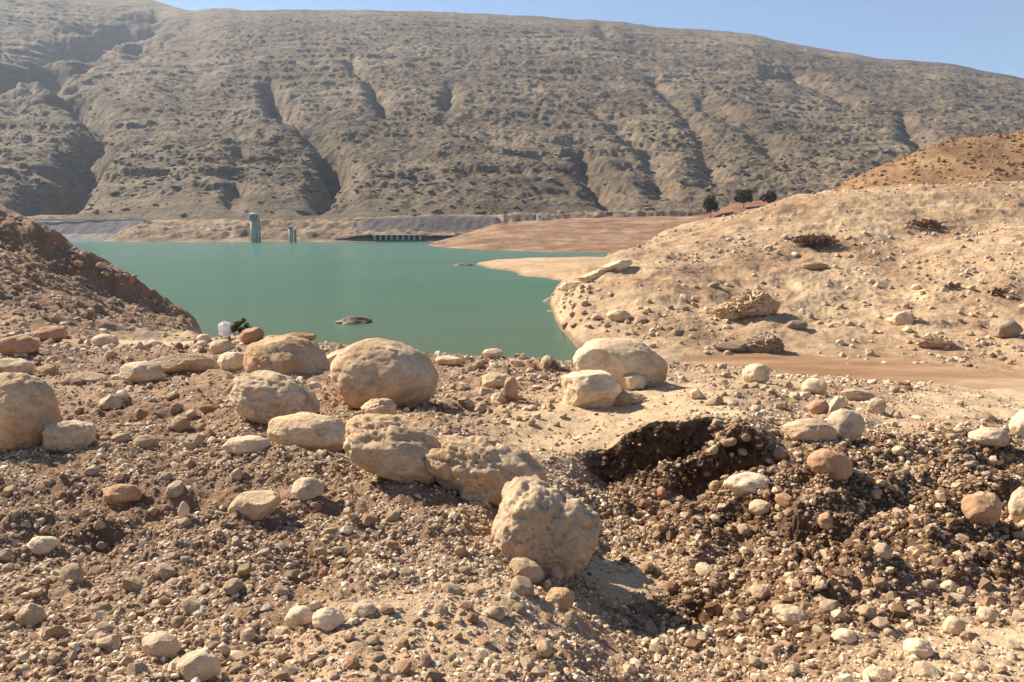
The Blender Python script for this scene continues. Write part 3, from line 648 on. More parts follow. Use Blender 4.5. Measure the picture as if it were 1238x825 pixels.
# ------------------------------------------------------------------ leafy things
def leaf_mat(name, c):
    s = NT(name); p = s.n('ShaderNodeNewGeometry').outputs['Position']; n = s.noise(p, 2.2, 3)
    return s.done(s.mix(.8, c, s.ramp(n, [(.3, (.5, .5, .5)), (.7, (1.6, 1.5, 1.3))]), 'MULTIPLY'), None, .8)
def foliage(name, rx, ry, rz, z0, nclump, nleaf, size, mat, parent, seed, flat=0.0):
    r = np.random.default_rng(seed); V = []; Fc = []
    for k in range(nclump):
        q = r.normal(size=3); q /= np.linalg.norm(q); q *= r.uniform(.25, .95) ** .6
        if q[2] < -.5: q[2] *= .4
        cc = q * np.array([rx, ry, rz]) * r.uniform(.75, 1.05); cr = r.uniform(.18, .34) * min(rx, rz)
        n = nleaf
        o = r.normal(size=(n, 3)); o /= np.linalg.norm(o, axis=1)[:, None]; o *= (cr * r.uniform(.5, 1, n) ** .5)[:, None]
        ps = cc + o
        a = r.normal(size=(n, 3)); a /= np.linalg.norm(a, axis=1)[:, None]; b_ = np.cross(a, r.normal(size=(n, 3))); b_ /= np.linalg.norm(b_, axis=1)[:, None]
        sz = size * r.uniform(.6, 1.4, n)[:, None]
        base = len(V) * 0 + sum(len(x) for x in V)
        V.append(np.stack([ps - a * sz, ps + b_ * sz * .6, ps + a * sz, ps - b_ * sz * .6], 1).reshape(-1, 3))
        Fc.append(base + np.arange(4 * n).reshape(-1, 4))
    V = np.concatenate(V); V[:, 2] += z0
    return mesh_obj(name, V, np.concatenate(Fc), mat, parent, smooth=False)
BARK = mat_plain('bark', (.10, .075, .05), .9, 8)
def tubes(name, chains, mat, parent):
    V = []; Fc = []
    for ch in chains:
        prev = None
        for (p, r_) in ch:
            ring = [len(V) + k for k in range(7)]
            for k in range(7):
                a = k / 7 * 2 * math.pi; V.append((p[0] + r_ * math.cos(a), p[1] + r_ * math.sin(a), p[2]))
            if prev:
                for k in range(7): Fc.append([prev[k], prev[(k + 1) % 7], ring[(k + 1) % 7], ring[k]])
            prev = ring
        Fc.append(prev[::-1][::-1])
    return mesh_obj(name, V, Fc, mat, parent)
def tree(cx, basepy, wpx, hpx, dist, col, label, seed, dens=1.0):
    k = dist / F; W = wpx * k / 2; Ht = hpx * k
    gz = float(T.zat(np.array(float(cx)), np.array(float(dist))))
    loc = Vector((ground_x(cx, dist, gz), dist, gz - .1))
    Ht = max(Ht, at(cx, basepy - hpx, dist).z - loc.z)
    t_ = empty('tree', loc); prop(t_, label, 'tree', 'dark trees above the red slope')
    r = random.Random(seed); ch = [[((0, 0, 0), .32), ((.1, 0, Ht * .3), .24), ((0, .1, Ht * .65), .12)]]
    for q in range(6):
        a = q / 6 * 6.28 + r.random(); ch.append([((.05, 0, Ht * .28), .13), ((math.cos(a) * W * .35, math.sin(a) * W * .35, Ht * .5), .08), ((math.cos(a) * W * .7, math.sin(a) * W * .7, Ht * (.55 + .3 * r.random())), .03)])
    tubes('trunk', ch, BARK, t_)
    foliage('crown', W, W * .9, Ht * .42, Ht * .56, int(60 * dens), 60, .45, leaf_mat('leaves', col), t_, seed)
    return t_
tree(859, 247, 20, 12, 500, (.05, .06, .022), 'small low dark green tree, leftmost of the three above the red slope', 3)
tree(899, 248, 26, 20, 505, (.06, .062, .022), 'big round olive green tree in the middle of the three above the red slope', 4, 1.4)
tree(929, 249, 23, 18, 500, (.055, .058, .035), 'thin ragged grey green tree, rightmost of the three above the red slope', 5, .8)
def shrub(cx, basepy, wpx, hpx, field, col, label, group, seed, dist=None, nm='shrub', leaf=.12, n=26):
    d = dist or field.hit(cx, basepy); k = d / F; W = wpx * k / 2; Ht = hpx * k
    gz = float(field.zat(np.array(float(cx)), np.array(float(d))))
    loc = Vector((ground_x(cx, d, gz), d, gz - .03 * Ht))
    t_ = empty(nm, loc); prop(t_, label, 'shrub', group)
    r = random.Random(seed); ch = []
    for q in range(7):
        a = q / 7 * 6.28; ch.append([((0, 0, -.05 * Ht), .035 * Ht), ((math.cos(a) * W * .5, math.sin(a) * W * .3, Ht * .6), .015 * Ht)])
    tubes('stem', ch, BARK, t_)
    foliage('foliage', W, W * .55, Ht * .5, Ht * .42, n, 70, leaf * Ht, leaf_mat('dry_leaves', col), t_, seed)
    return t_
shrub(291, 402, 32, 22, G, (.10, .10, .055), 'dark green shrub on the lake edge right of the bright white rock', None, 21, dist=17.3, leaf=.06, n=22)
shrub(985, 297, 64, 13, H, (.24, .14, .095), 'wide dark brown shrub alone in the middle of the bare hillside', 'brown shrubs on the bare hillside', 22, leaf=.06, n=230)
shrub(1118, 276, 50, 10, H, (.24, .15, .10), 'brown shrub high on the bare hillside, right of the wide dark one', 'brown shrubs on the bare hillside', 23, leaf=.06, n=120)
shrub(1150, 350, 28, 10, H, (.28, .18, .11), 'small faded shrub low on the bare hillside toward the right edge', 'brown shrubs on the bare hillside', 24, leaf=.1)
shrub(1208, 358, 28, 12, H, (.28, .18, .11), 'small faded shrub nearest the right edge of the bare hillside', 'brown shrubs on the bare hillside', 25, leaf=.1)

# ------------------------------------------------------------------ outcrops and rocks on the hillside
hl = dict(field=H)
b('outcrop', 912, 368, 62, 38, 'craggy grey outcrop standing out of the middle of the bare hillside', 'outcrop', mat=ROCKG, seed=5, planes=16, cut=.62, crag=.42, lump=.35, smooth=False, **hl)
b('outcrop', 880, 377, 44, 26, 'pale lower shoulder left of the craggy grey outcrop', 'outcrop', mat=ROCK, planes=12, cut=.7, crag=.42, lump=.35, smooth=False, **hl)
b('outcrop', 922, 415, 56, 28, 'dark jagged outcrop at the foot of the hillside above the brown channel', 'outcrop', mat=ROCKD, planes=16, cut=.62, crag=.42, lump=.35, smooth=False, **hl)
b('outcrop', 885, 421, 44, 13, 'low dark ledge left of the dark jagged outcrop', 'outcrop', mat=ROCKD, planes=12, cut=.65, **hl)
b('outcrop', 963, 393, 26, 12, 'small dark brown rock right of and above the dark jagged outcrop', 'outcrop', mat=ROCKD, planes=8, **hl)
for q_, (sx_, sy_, sw_, lb_) in enumerate(((692, 346, 36, 'lowest of the three pale slabs stepping down to the lake at the hillside point'), (718, 334, 40, 'middle one of the three pale slabs stepping down to the lake'), (746, 322, 40, 'topmost of the three pale slabs stepping down to the lake'))):
    b('slab', sx_, sy_, sw_, 13, lb_, 'slab', mat=ROCKW, tilt=-14, planes=12, cut=.66, dep=.9, group='pale slabs at the hillside point', seed=500 + q_, **hl)
b('outcrop', 668, 366, 26, 14, 'dark rock at the waterline tip of the hillside point', 'outcrop', mat=ROCKD, planes=9, field=H, dist=238)
b('rock', 748, 382, 30, 16, 'pale rock low on the hillside above the lake shore', 'rock', mat=ROCKW, planes=9, **hl)
b('rock', 985, 322, 34, 11, 'brown ledge rock below the wide dark shrub', 'rock', mat=ROCKR, planes=9, **hl)
b('outcrop', 1128, 414, 42, 20, 'pale broken outcrop low on the hillside right of centre', 'outcrop', mat=ROCKG, planes=14, cut=.65, crag=.42, lump=.35, smooth=False, **hl)
b('outcrop', 1092, 385, 26, 20, 'slanting slab uphill left of the pale broken outcrop', 'outcrop', planes=12, cut=.65, tilt=-30, **hl)
b('outcrop', 1216, 398, 36, 26, 'dark cracked outcrop low on the hillside at the right edge', 'outcrop', mat=ROCKD, planes=14, cut=.65, **hl)
# low islet
IS = mat_plain('wet_mud', (.12, .085, .045), .6, .5)
def mound(name, px, py, w, h, label):
    d = -CAMZ / float(slope(py)); v, f = rock_shape(4, int(px), lump=.3, planes=2, fine=.1)
    k = d / F; v = v * np.array([w * k / 2, w * k * .45, h * k * .95]); o = mesh_obj(name, v, f, IS); o.location = (ground_x(px, d, 0), d, -.1); prop(o, label, 'islet')
mound('islet', 428, 390, 46, 9, 'low dark mud islet alone in the near part of the lake')
mound('islet', 560, 321, 26, 3, 'thin faint islet in the far part of the lake left of the sand spit')

# ------------------------------------------------------------------ things on the far shore
CONC = mat_plain('weathered_concrete', (.36, .35, .30), .85, .4); CONCD = mat_plain('grey_concrete', (.20, .215, .215), .85, .3)
DAMF = mat_hill('rockfill', (.17, .155, .15), (.205, .185, .185), (.24, .215, .21), 1.5, bumpd=.8)
def cyl(cx, cy, z0, z1, r0, r1, n=28):
    V = [(cx + r0 * math.cos(k / n * 6.28318), cy + r0 * math.sin(k / n * 6.28318), z0) for k in range(n)] + [(cx + r1 * math.cos(k / n * 6.28318), cy + r1 * math.sin(k / n * 6.28318), z1) for k in range(n)]
    Fc = [[k, (k + 1) % n, n + (k + 1) % n, n + k] for k in range(n)] + [list(range(n))[::-1], list(range(n, 2 * n))]
    return V, Fc
def boxm(x0, x1, y0, y1, z0, z1):
    V = [(x, y, z) for z in (z0, z1) for x, y in ((x0, y0), (x1, y0), (x1, y1), (x0, y1))]
    return V, [[3, 2, 1, 0], [4, 5, 6, 7], [0, 1, 5, 4], [1, 2, 6, 5], [2, 3, 7, 6], [3, 0, 4, 7]]
def joinm(*ms):
    V = []; Fc = []
    for v, f in ms:
        n = len(V); V += v; Fc += [[n + q for q in g] for g in f]
    return V, Fc
def bevobj(name, m, mat, parent, bw=.1):
    o = mesh_obj(name, m[0], m[1], mat, parent, smooth=False)
    bm = bmesh.new(); bm.from_mesh(o.data); bmesh.ops.bevel(bm, geom=bm.edges[:], offset=bw, segments=2, affect='EDGES'); bm.to_mesh(o.data); bm.free(); return o
dT = 790.0; pT = at(308, 292, dT)
tw = empty('intake_tower', (pT.x, dT, 0)); prop(tw, 'tall round concrete intake tower with a wider dark cabin, rising from the far water', 'tower')
zt = at(308, 265, dT).z
mesh_obj('shaft', *cyl(0, 0, -5, zt, 3.6, 3.4), CONC, tw)
gal = bevobj('gallery', cyl(0, 0, zt, zt + 1.1, 5.2, 5.2), CONC, tw)
mesh_obj('cabin', *cyl(0, 0, zt + 1.1, zt + 4.6, 4.3, 4.3), CONCD, tw)
bevobj('roof', cyl(0, 0, zt + 4.6, zt + 6.2, 4.9, 1.6), CONC, tw)
mesh_obj('service_pipe', *cyl(5.2, -.6, -5, zt, .9, .9, 14), CONCD, tw)
rl = joinm(cyl(0, 0, zt + 2.25, zt + 2.4, 5.05, 5.05), *[cyl(5.0 * math.cos(a), 5.0 * math.sin(a), zt + 1.1, zt + 2.3, .07, .07, 5) for a in np.linspace(0, 6.0, 14)]); mesh_obj('railing', *rl, CONCD, gal)
p2 = at(352, 291, 800)
t2 = empty('intake_tower', (p2.x, 800, 0)); prop(t2, 'short slim concrete tower right of the tall intake tower', 'tower')
z2 = at(352, 276, 800).z
mesh_obj('shaft', *cyl(0, 0, -5, z2, 2.2, 2.0), CONC, t2); bevobj('roof', cyl(0, 0, z2, z2 + 1.2, 3.0, 3.0), CONCD, t2)
mesh_obj('service_pipe', *cyl(4.2, 0, -5, z2 - 2, 1.2, 1.2, 14), CONCD, t2)
# dam: a long grey rockfill embankment at the left end of the lake
xa, xb = ground_x(-260, 880, 10), ground_x(178, 880, 10)
dm = empty('dam', ((xa + xb) / 2, 880, 0)); prop(dm, 'long straight grey dam embankment closing the left end of the lake', 'dam')
ox = (xa + xb) / 2; zc = at(100, 267, 880).z
nx = 60; V = []; Fc = []
prof_d = [(-58, -6), (-30, 6), (-24, 6.6), (-8, zc - 1), (-6, zc), (6, zc), (50, -6)]
for q in range(nx + 1):
    x = xa + (xb - xa) * q / nx - ox
    for (yy, zz) in prof_d: V.append((x, yy + 6 * math.sin(q * .05) + .5 * math.sin(q * 1.7), zz + .3 * math.sin(q * 2.3) * (0 < zz < zc - 1)))
m = len(prof_d)
for q in range(nx):
    for k in range(m - 1): Fc.append([q * m + k, (q + 1) * m + k, (q + 1) * m + k + 1, q * m + k + 1])
Fc.append([q for q in range(m)]); Fc.append([nx * m + q for q in range(m)][::-1])
mesh_obj('embankment', V, Fc, DAMF, dm, smooth=False)
mesh_obj('parapet', *boxm(xa - ox, xb - ox, -3.6, -3.0, zc, zc + 1.3), CONC, dm, smooth=False)
# spillway gatehouse
TEAL = mat_plain('painted_gates', (.24, .27, .235), .7, .5)
sp0 = ground_x(478, 815, 5); sw = empty('spillway', (sp0, 812, 0)); prop(sw, 'low concrete spillway with pale piers and dark openings at the far waterline', 'spillway')
def pxw(n, d=815): return n * d / F
bevobj('sill', boxm(-pxw(24), pxw(30), 2, 12, -4, 1.5), CONC, sw)
bevobj('deck', boxm(-pxw(24), pxw(30), 0, 12, 6.4, 7.2), CONC, sw)
for q in range(9):
    x = -pxw(24) + q * pxw(54) / 8; bevobj('pier', boxm(x - .9, x + .9, -1, 11, 1.5, 6.4), CONC, sw, .08)
mesh_obj('back_wall', *boxm(-pxw(23), pxw(29), 10, 11.5, 1.5, 6.4), TEAL, sw, smooth=False)
hh = at(655, 270, 850); zz0 = float(S2.zat(np.array(655.), np.array(850.)))
hu = empty('hut', (hh.x, 850, zz0 - .5)); prop(hu, 'small white flat roofed hut on the far red point', 'building')
WHT = mat_plain('whitewash', (.72, .66, .56), .8, 1, .2)
bevobj('wall', boxm(-5, 5, -4, 4, 0, 6.4), WHT, hu); bevobj('roof', boxm(-5.4, 5.4, -4.4, 4.4, 6.4, 7.0), WHT, hu, .05)
hd = bevobj('door', boxm(1.2, 2.8, -4.12, -4.0, .2, 3.0), CONCD, hu, .02); mesh_obj('handle', *boxm(2.5, 2.6, -4.2, -4.12, 1.3, 1.6), WHT, hd, smooth=False); bevobj('window', boxm(-3.3, -1.3, -4.1, -4.0, 2.6, 4.4), CONCD, hu, .02)
zz1 = float(S2.zat(np.array(611.), np.array(840.))); pl = empty('stone_pillar', (ground_x(611, 840, zz1), 840, zz1 - .5)); prop(pl, 'slim tan masonry pillar left of the white hut on the far point', 'pillar')
TAN = mat_plain('tan_masonry', (.42, .31, .22), .9, 1)
bevobj('base', boxm(-2.4, 2.4, -2.4, 2.4, 0, 1.6), TAN, pl); bevobj('shaft', boxm(-1.6, 1.6, -1.6, 1.6, 1.6, 10), TAN, pl); bevobj('cap', boxm(-2, 2, -2, 2, 10, 10.8), TAN, pl)

# ------------------------------------------------------------------ individual stones (shared shapes)
protos = [rock_shape(4, 100 + k, lump=.22, planes=12, cut=.62, fine=.05) for k in range(7)] + [rock_shape(4, 130 + k, lump=.18, planes=7, cut=.74, fine=.04) for k in range(5)]
pm = {}
def stone_mesh(k, mat):
    if (k, mat.name) not in pm:
        v, f = protos[k]; me = bpy.data.meshes.new('stone'); me.from_pydata([tuple(q) for q in v], [], f.tolist())
        me.polygons.foreach_set('use_smooth', np.full(len(me.polygons), True)); me.materials.append(mat); me.update(); pm[(k, mat.name)] = me
    return pm[(k, mat.name)]
used = []; PLACED = []
def scatter(n, boxpx, size, label, group, field=G, seed=1, name='stone', mats=(ROCK, ROCKW, ROCKG, ROCKR), dmin=0, dmax=1e9, sink=.3, cat='stone', reject=None):
    r = random.Random(seed); c = 0; tries = 0
    while c < n and tries < n * 30:
        tries += 1
        px = r.uniform(boxpx[0], boxpx[2]); py = r.uniform(boxpx[1], boxpx[3])
        d = field.hit(px, py)
        if not (dmin < d < dmax) or d > field.D[0, -1] * .95: continue
        wpx = size[0] * (size[1] / size[0]) ** (r.random() ** 1.6)
        if any(abs(px - a) < (wpx + w_) * .5 and abs(py - b_) < (wpx + w_) * .32 for a, b_, w_ in used): continue
        if reject and reject(px, py): continue
        used.append((px, py, wpx)); rad = wpx * d / F / 2
        z = float(field.zat(np.array(px), np.array(d)))
        o = bpy.data.objects.new(name, stone_mesh(r.randrange(len(protos)), r.choice(mats))); COL.objects.link(o)
        sz = r.uniform(.55, .85); o.scale = (rad, rad * r.uniform(.7, 1), rad * sz)
        o.rotation_euler = (r.uniform(-.5, .5), r.uniform(-.5, .5), r.uniform(0, 6.28))
        o.location = (ground_x(px, d, z), d, z + rad * sz * (1 - 2 * sink)); prop(o, label, cat, group); PLACED.append((o, px, py, wpx, d)); c += 1
for nm in [o for o in COL.objects if o.name.split('.')[0] in ('boulder', 'rock') and o.type == 'MESH']:
    l = nm.location; v = (l.z - CAMZ) / l.y; a = math.atan(-v) - PITCH; py = CY + F * math.tan(a); dep = l.y * CP - (l.z - CAMZ) * SP; px = CX + l.x / dep * F
    used.append((px, py, (max(q.co.x for q in nm.data.vertices) - min(q.co.x for q in nm.data.vertices)) / dep * F))
M2 = (ROCK, ROCKW, ROCK, ROCKG, ROCKR, ROCK, ROCKO)
scatter(55, (0, 560, 620, 700), (11, 24), 'small stone lying loose on the upper half of the left gravel slope', 'stones on the upper left gravel slope', seed=2, mats=M2)
scatter(70, (0, 690, 700, 824), (16, 34), 'loose cobble on the lower half of the left gravel slope', 'cobbles on the lower left gravel slope', seed=3, mats=M2)
scatter(26, (0, 425, 270, 545), (12, 34), 'stone scattered behind the huge left edge boulder', 'stones at the back of the left gravel', seed=4, mats=M2)
scatter(24, (0, 300, 200, 400), (5, 15), 'rock on the shaded hill at left', 'rocks on the shaded left hill', seed=14, mats=(ROCKR, ROCK, ROCKG), dmin=24, dmax=56)
scatter(34, (400, 432, 690, 520), (8, 26), 'pale stone in the rubble between the big smooth boulder and the split boulder', 'stones in the centre rubble', seed=5, mats=(ROCK, ROCKW, ROCKW, ROCK))
scatter(38, (860, 455, 1090, 560), (9, 26), 'pale stone of the rubble pile on the right platform', 'stones on the right platform', seed=6, mats=(ROCK, ROCKW, ROCKG))
scatter(58, (740, 590, 1238, 740), (11, 26), 'loose stone on the dark clod mound at right', 'stones on the clod mound', seed=7, mats=(ROCK, ROCKO, ROCKW, ROCKR))
scatter(36, (780, 720, 1238, 824), (14, 32), 'pale cobble at the sandy foot of the clod mound', 'cobbles at the foot of the clod mound', seed=8, mats=(ROCKW, ROCK, ROCKW))
scatter(14, (1085, 520, 1238, 600), (10, 24), 'stone on the right end of the clod mound below the sand', 'stones at the right of the clod mound', seed=9, mats=(ROCK, ROCKW))
scatter(60, (1000, 370, 1238, 450), (5, 15), 'small rock lying low on the right of the bare hillside', 'rocks low on the bare hillside', field=H, seed=10, name='hillside_rock', mats=(ROCKW, ROCK, ROCKG), cat='rock')
scatter(46, (690, 340, 880, 430), (5, 16), 'small rock on the lake side of the bare hillside', 'rocks on the lake side of the bare hillside', field=H, seed=11, name='hillside_rock', mats=(ROCKW, ROCK, ROCKG, ROCKD), cat='rock')
scatter(26, (655, 350, 720, 428), (5, 15), 'dark rock on the waterline', 'rocks along the lake shoreline', field=H, seed=13, name='hillside_rock', mats=(ROCKD, ROCKW, ROCK), cat='rock')
scatter(40, (880, 270, 1230, 365), (4, 12), 'small rock high on the bare hillside', 'rocks high on the bare hillside', field=H, seed=12, name='hillside_rock', mats=(ROCKW, ROCK, ROCKG), cat='rock')

# every loose stone is told apart by its colour and its place next to a landmark one can find
LM = {'the big smooth boulder': (464, 456), 'the leaning orange boulder': (350, 446), 'the grey mottled boulder': (332, 484), 'the low orange boulder': (375, 524),
 'the long mottled boulder': (500, 550), 'the blocky gully boulder': (656, 641), 'the split boulder': (750, 441), 'the left edge boulder': (16, 502), 'the long flat slab': (226, 440),
 'the brown oval stone': (148, 597), 'the tilted grey block': (308, 611), 'the pale left edge stone': (52, 659), 'the pale wedge cobble': (193, 781), 'the largest bottom cobble': (240, 806),
 'the far left hill foot': (40, 412), 'the far left skyline': (20, 300), 'the pale cobble pair': (380, 748), 'the brown cobble under the blocky boulder': (677, 724), 'the lone round white boulder': (914, 452), 'the oval tan boulder': (905, 586),
 'the brightest round boulder': (1022, 515), 'the half buried brown boulder': (1004, 562), 'the hollowed tan boulder': (1187, 616), 'the white right edge boulder': (1238, 515),
 'the flat topped grey rock': (1038, 478), 'the smooth oval cobble': (960, 746), 'the lower right cobble group': (1165, 737), 'the upright tan stone': (618, 471), 'the tan angular stone': (373, 590)}
LH = {'the craggy grey outcrop': (912, 366), 'the dark jagged outcrop': (922, 415), 'the wide dark shrub': (985, 290), 'the high brown shrub': (1118, 270), 'the pale slabs': (725, 330),
 'the low pale hillside rock': (748, 382), 'the pale broken outcrop': (1128, 414), 'the slanting slab': (1092, 385), 'the cracked right edge outcrop': (1216, 398), 'the faded shrub': (1150, 346)}
TONE = {'tan_limestone': 'tan', 'pale_limestone': 'pale', 'grey_mottled_limestone': 'grey', 'reddish_stone': 'reddish', 'orange_stained_limestone': 'orange', 'dark_outcrop_stone': 'dark'}
ORD = ['nearest', 'second', 'third', 'fourth', 'fifth', 'sixth', 'seventh', 'eighth', 'ninth', 'tenth', 'eleventh', 'twelfth', 'thirteenth', 'fourteenth', 'fifteenth', 'sixteenth']
bins = {}
for rec in PLACED:
    o, px, py, wpx, d = rec; L_ = LH if o.name.startswith('hillside') else LM
    k = min(L_, key=lambda q: (L_[q][0] - px) ** 2 + (L_[q][1] - py) ** 2); dx, dy = px - L_[k][0], py - L_[k][1]
    side = ('right of' if dx > 0 else 'left of') if abs(dx) > abs(dy) else ('below' if dy > 0 else 'above')
    bins.setdefault((k, side, TONE[o.data.materials[0].name], o['category']), []).append((math.hypot(dx, dy), rec))
for (k, side, tone, ct), l in bins.items():
    l.sort(key=lambda q: q[0])
    for q, (dd, rec) in enumerate(l):
        rec[0]['label'] = (tone + ' ' + ct + ' ' + side + ' ' + k) if len(l) == 1 else (ORD[min(q, 15)] + ' ' + tone + ' ' + ct + ' ' + side + ' ' + k)

# ------------------------------------------------------------------ stuff: gravel, clods, rubble, mountain scrub
def instancer(name, pts, scl, rot, tone, mat, seed=0, sub=2, rough=.5, flat=True):
    me = bpy.data.meshes.new(name); n = len(pts)
    me.vertices.add(n); me.vertices.foreach_set('co', np.asarray(pts, np.float32).ravel())
    for nm, arr in (('scl', scl), ('rot', rot)):
        a = me.attributes.new(nm, 'FLOAT_VECTOR', 'POINT'); a.data.foreach_set('vector', np.asarray(arr, np.float32).ravel())
    a = me.attributes.new('tone', 'FLOAT', 'POINT'); a.data.foreach_set('value', np.asarray(tone, np.float32))
    a = me.attributes.new('idx', 'INT', 'POINT'); a.data.foreach_set('value', np.random.default_rng(seed).integers(0, 8, n).astype(np.int32))
    me.materials.append(mat)
    o = bpy.data.objects.new(name, me); COL.objects.link(o); o['kind'] = 'stuff'
    g = bpy.data.node_groups.new(name + '_nodes', 'GeometryNodeTree')
    g.interface.new_socket('Geometry', in_out='INPUT', socket_type='NodeSocketGeometry'); g.interface.new_socket('Geometry', in_out='OUTPUT', socket_type='NodeSocketGeometry')
    N_ = g.nodes.new; L = g.links.new
    gi = N_('NodeGroupInput'); go = N_('NodeGroupOutput'); jn = N_('GeometryNodeJoinGeometry')
    for k in range(8):
        ic = N_('GeometryNodeMeshIcoSphere'); ic.inputs['Subdivisions'].default_value = sub; ic.inputs['Radius'].default_value = 1
        ps = N_('GeometryNodeInputPosition'); nz = N_('ShaderNodeTexNoise'); nz.noise_dimensions = '4D'; nz.inputs['W'].default_value = k * 5.3 + seed
        nz.inputs['Scale'].default_value = .9; nz.inputs['Detail'].default_value = 2
        L(ps.outputs[0], nz.inputs['Vector'])
        sb = N_('ShaderNodeVectorMath'); sb.operation = 'SUBTRACT'; L(nz.outputs['Color'], sb.inputs[0]); sb.inputs[1].default_value = (.5, .5, .5)
        sc = N_('ShaderNodeVectorMath'); sc.operation = 'SCALE'; L(sb.outputs[0], sc.inputs[0]); sc.inputs['Scale'].default_value = rough * 3.2
        sp = N_('GeometryNodeSetPosition'); L(ic.outputs[0], sp.inputs['Geometry']); L(sc.outputs[0], sp.inputs['Offset'])
        ss = N_('GeometryNodeSetShadeSmooth'); ss.inputs['Shade Smooth'].default_value = not flat; L(sp.outputs[0], ss.inputs[0])
        sm = N_('GeometryNodeSetMaterial'); sm.inputs['Material'].default_value = mat; L(ss.outputs[0], sm.inputs[0])
        gt = N_('GeometryNodeGeometryToInstance'); L(sm.outputs[0], gt.inputs[0]); L(gt.outputs[0], jn.inputs[0])
    ip = N_('GeometryNodeInstanceOnPoints'); L(gi.outputs[0], ip.inputs['Points']); L(jn.outputs[0], ip.inputs['Instance']); ip.inputs['Pick Instance'].default_value = True
    for nm, ty, sk in (('idx', 'INT', 'Instance Index'), ('rot', 'FLOAT_VECTOR', 'Rotation'), ('scl', 'FLOAT_VECTOR', 'Scale')):
        at_ = N_('GeometryNodeInputNamedAttribute'); at_.data_type = ty; at_.inputs['Name'].default_value = nm
        L(at_.outputs['Attribute'], ip.inputs[sk])
    L(ip.outputs[0], go.inputs[0])
    md = o.modifiers.new('scatter', 'NODES'); md.node_group = g
    return o
def cloud(field, n, px, d, rmin, rmax, pw, keep=None, seed=0, zsq=(.45, .9), sink=.36, minpx=0):
    r = np.random.default_rng(seed)
    P = r.uniform(px[0], px[1], n); D = np.sqrt(r.uniform(d[0] ** 2, d[1] ** 2, n))
    i_ = np.clip(np.round(np.interp(P, field.PX, np.arange(len(field.PX)))).astype(int), 0, len(field.PX) - 1)
    j_ = np.clip(np.round(np.interp(np.log(D), field.LD, np.arange(len(field.LD)))).astype(int), 0, len(field.LD) - 1)
    kp = r.uniform(0, 1, n) < (keep[i_, j_] if keep is not None else 1)
    P, D = P[kp], D[kp]; n = len(P)
    Z = field.zat(P, D); rad = rmin * (rmax / rmin) ** (r.uniform(0, 1, n) ** pw)
    q = r.uniform(zsq[0], zsq[1], n); sc = np.stack([rad * r.uniform(.75, 1.2, n), rad * r.uniform(.7, 1.1, n), rad * q], 1)
    X = (P - CX) / F * (D * CP - (Z - CAMZ) * SP)
    pts = np.stack([X, D, Z + rad * q * (1 - 2 * (sink + .15 * r.uniform(-1, 1, n)))], 1)
    rot = np.stack([r.uniform(-.6, .6, n), r.uniform(-.6, .6, n), r.uniform(0, 6.28, n)], 1)
    return pts, sc, rot, r.uniform(0, 1, n)
def cat(*cl): return [np.concatenate(x) for x in zip(*cl)]
GR = mat_grain('gravel_stone', [(0, (.20, .12, .075)), (.25, (.34, .235, .15)), (.5, (.47, .35, .235)), (.8, (.60, .47, .33)), (1, (.72, .60, .45))], 50)
CL = mat_grain('soil_clod', [(0, (.11, .062, .034)), (.4, (.22, .135, .077)), (.7, (.35, .235, .142)), (1, (.58, .43, .29))], 60)
steep = 1 - .75 * sstep(.9, 1.6, np.gradient(G.Z, axis=1) / np.gradient(G.D, axis=1) * (G.D < 12)); steep = np.minimum(steep, blur(steep, 3, 1))
slopey = steep * np.clip(1 - .95 * sand, 0, 1) * (1 - .8 * clod) * (Y < 1100)
patch = np.clip(.62 + .75 * fbm(G.X * 1.1 + 5, G.D * 1.1, oct=3), .12, 1)
vis = slopey * patch
g1 = cloud(G, 260000, (-260, 1600), (1.9, 6.5), .0035, .016, 2.0, vis, 1)
g2 = cloud(G, 26000, (-260, 1600), (1.9, 8), .014, .034, 2.6, vis, 2)
g3 = cloud(G, 75000, (-200, 1600), (6, 16), .009, .035, 2.6, vis, 3)
g4 = cloud(G, 6000, (-200, 1600), (8, 18), .03, .10, 2.4, vis, 4)
g5 = cloud(G, 12000, (-60, 330), (15, 50), .03, .16, 3.0, vis, 5)
instancer('gravel', *cat(g1, g2, g3, g4, g5), GR, 1, sub=1, rough=.62)
ck = steep * clod * (Y < 1000) * (1 - sand)
c1 = cloud(G, 110000, (640, 1330), (2.8, 9), .006, .022, 1.6, ck, 11)
c2 = cloud(G, 9000, (640, 1330), (2.8, 9), .02, .05, 2.2, ck, 12)
instancer('soil_clods', *cat(c1, c2), CL, 2, sub=1, rough=.62)
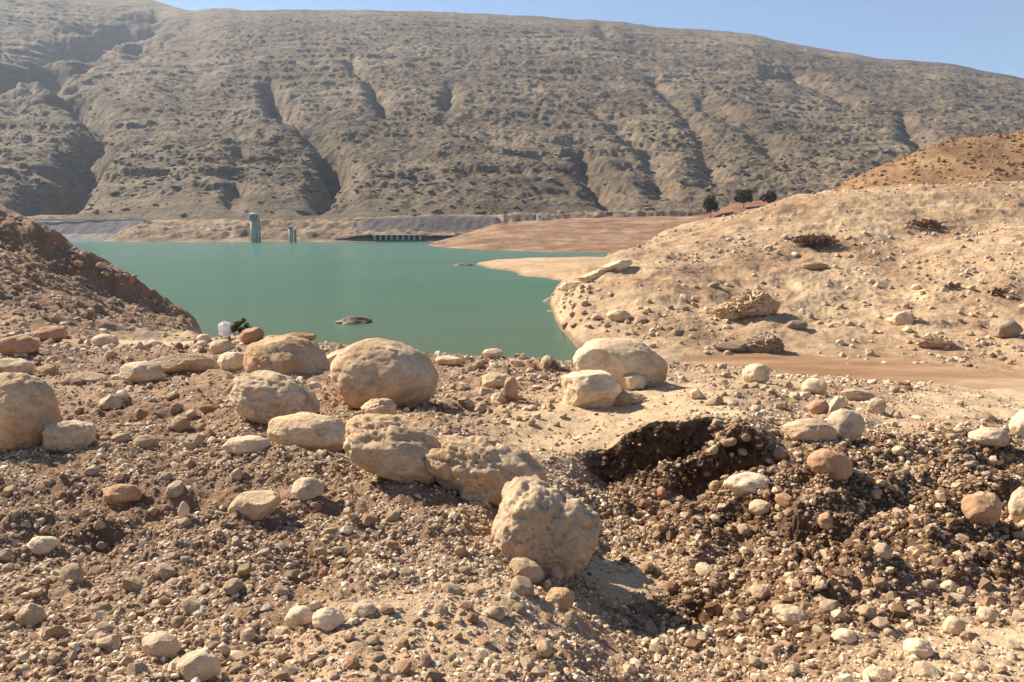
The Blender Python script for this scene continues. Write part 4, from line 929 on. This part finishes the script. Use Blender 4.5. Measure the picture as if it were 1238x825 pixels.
sk = sand * (G.D < 20) * .35 * np.clip(.5 + fbm(G.X * 1.5, G.D * 1.5 + 3, oct=2), 0, 1)
s1 = cloud(G, 40000, (600, 1330), (3, 16), .005, .03, 2.4, sk, 13)
instancer('sand_pebbles', *s1, GR, 3, sub=1)
hk = np.clip(fbm(H.X * .035, H.D * .035, oct=3) * 2.4 + .15, 0.03, 1) * (H.Z > 1)
h1 = cloud(H, 16000, (640, 1350), (110, 350), .15, .8, 3.2, hk, 14)
HR = mat_grain('hillside_stone', [(0, (.22, .16, .11)), (.4, (.42, .32, .21)), (1, (.60, .48, .34))], 3)
instancer('hillside_rubble', *h1, HR, 4)
# grey-green scrub and broken rock over the mountain
class MF: pass
r = np.random.default_rng(21); n = 42000
ii = r.integers(150, nc - 150, n); jj = (r.uniform(.02, .97, n) * 900).astype(int)
dens = np.clip(fbm(Xm[ii, jj] * .004, Dm[ii, jj] * .004, oct=3) * 1.3 + .45, .05, 1); kp = r.uniform(0, 1, n) < dens
ii, jj = ii[kp], jj[kp]; n = len(ii)
rad = .8 * (5.0 / .8) ** (r.uniform(0, 1, n) ** 3.0)
pts = np.stack([Xm[ii, jj], Dm[ii, jj], Zt[ii, jj] + rad * .1], 1)
SCR = mat_grain('scrub_and_crag', [(0, (.065, .056, .036)), (.45, (.10, .082, .053)), (.55, (.18, .14, .1)), (1, (.26, .205, .145))], .4)
instancer('mountain_scrub', pts, np.stack([rad * r.uniform(.8, 1.8, n), rad, rad * r.uniform(.35, .6, n)], 1), np.stack([r.uniform(-.3, .3, n), r.uniform(-.3, .3, n), r.uniform(-.6, .6, n)], 1), r.uniform(0, 1, n), SCR, 5)
# rusty bushes over the scrub hill
bk = np.clip(fbm(B.X * .05, B.D * .05, oct=2) + .5, .1, 1)
b1 = cloud(B, 3500, (970, 1400), (450, 650), .5, 1.8, 1.5, bk, 31)
BU = mat_grain('rusty_bush', [(0, (.13, .06, .03)), (.5, (.24, .12, .055)), (1, (.34, .22, .10))], 2)
instancer('scrub_bushes', *b1, BU, 6)
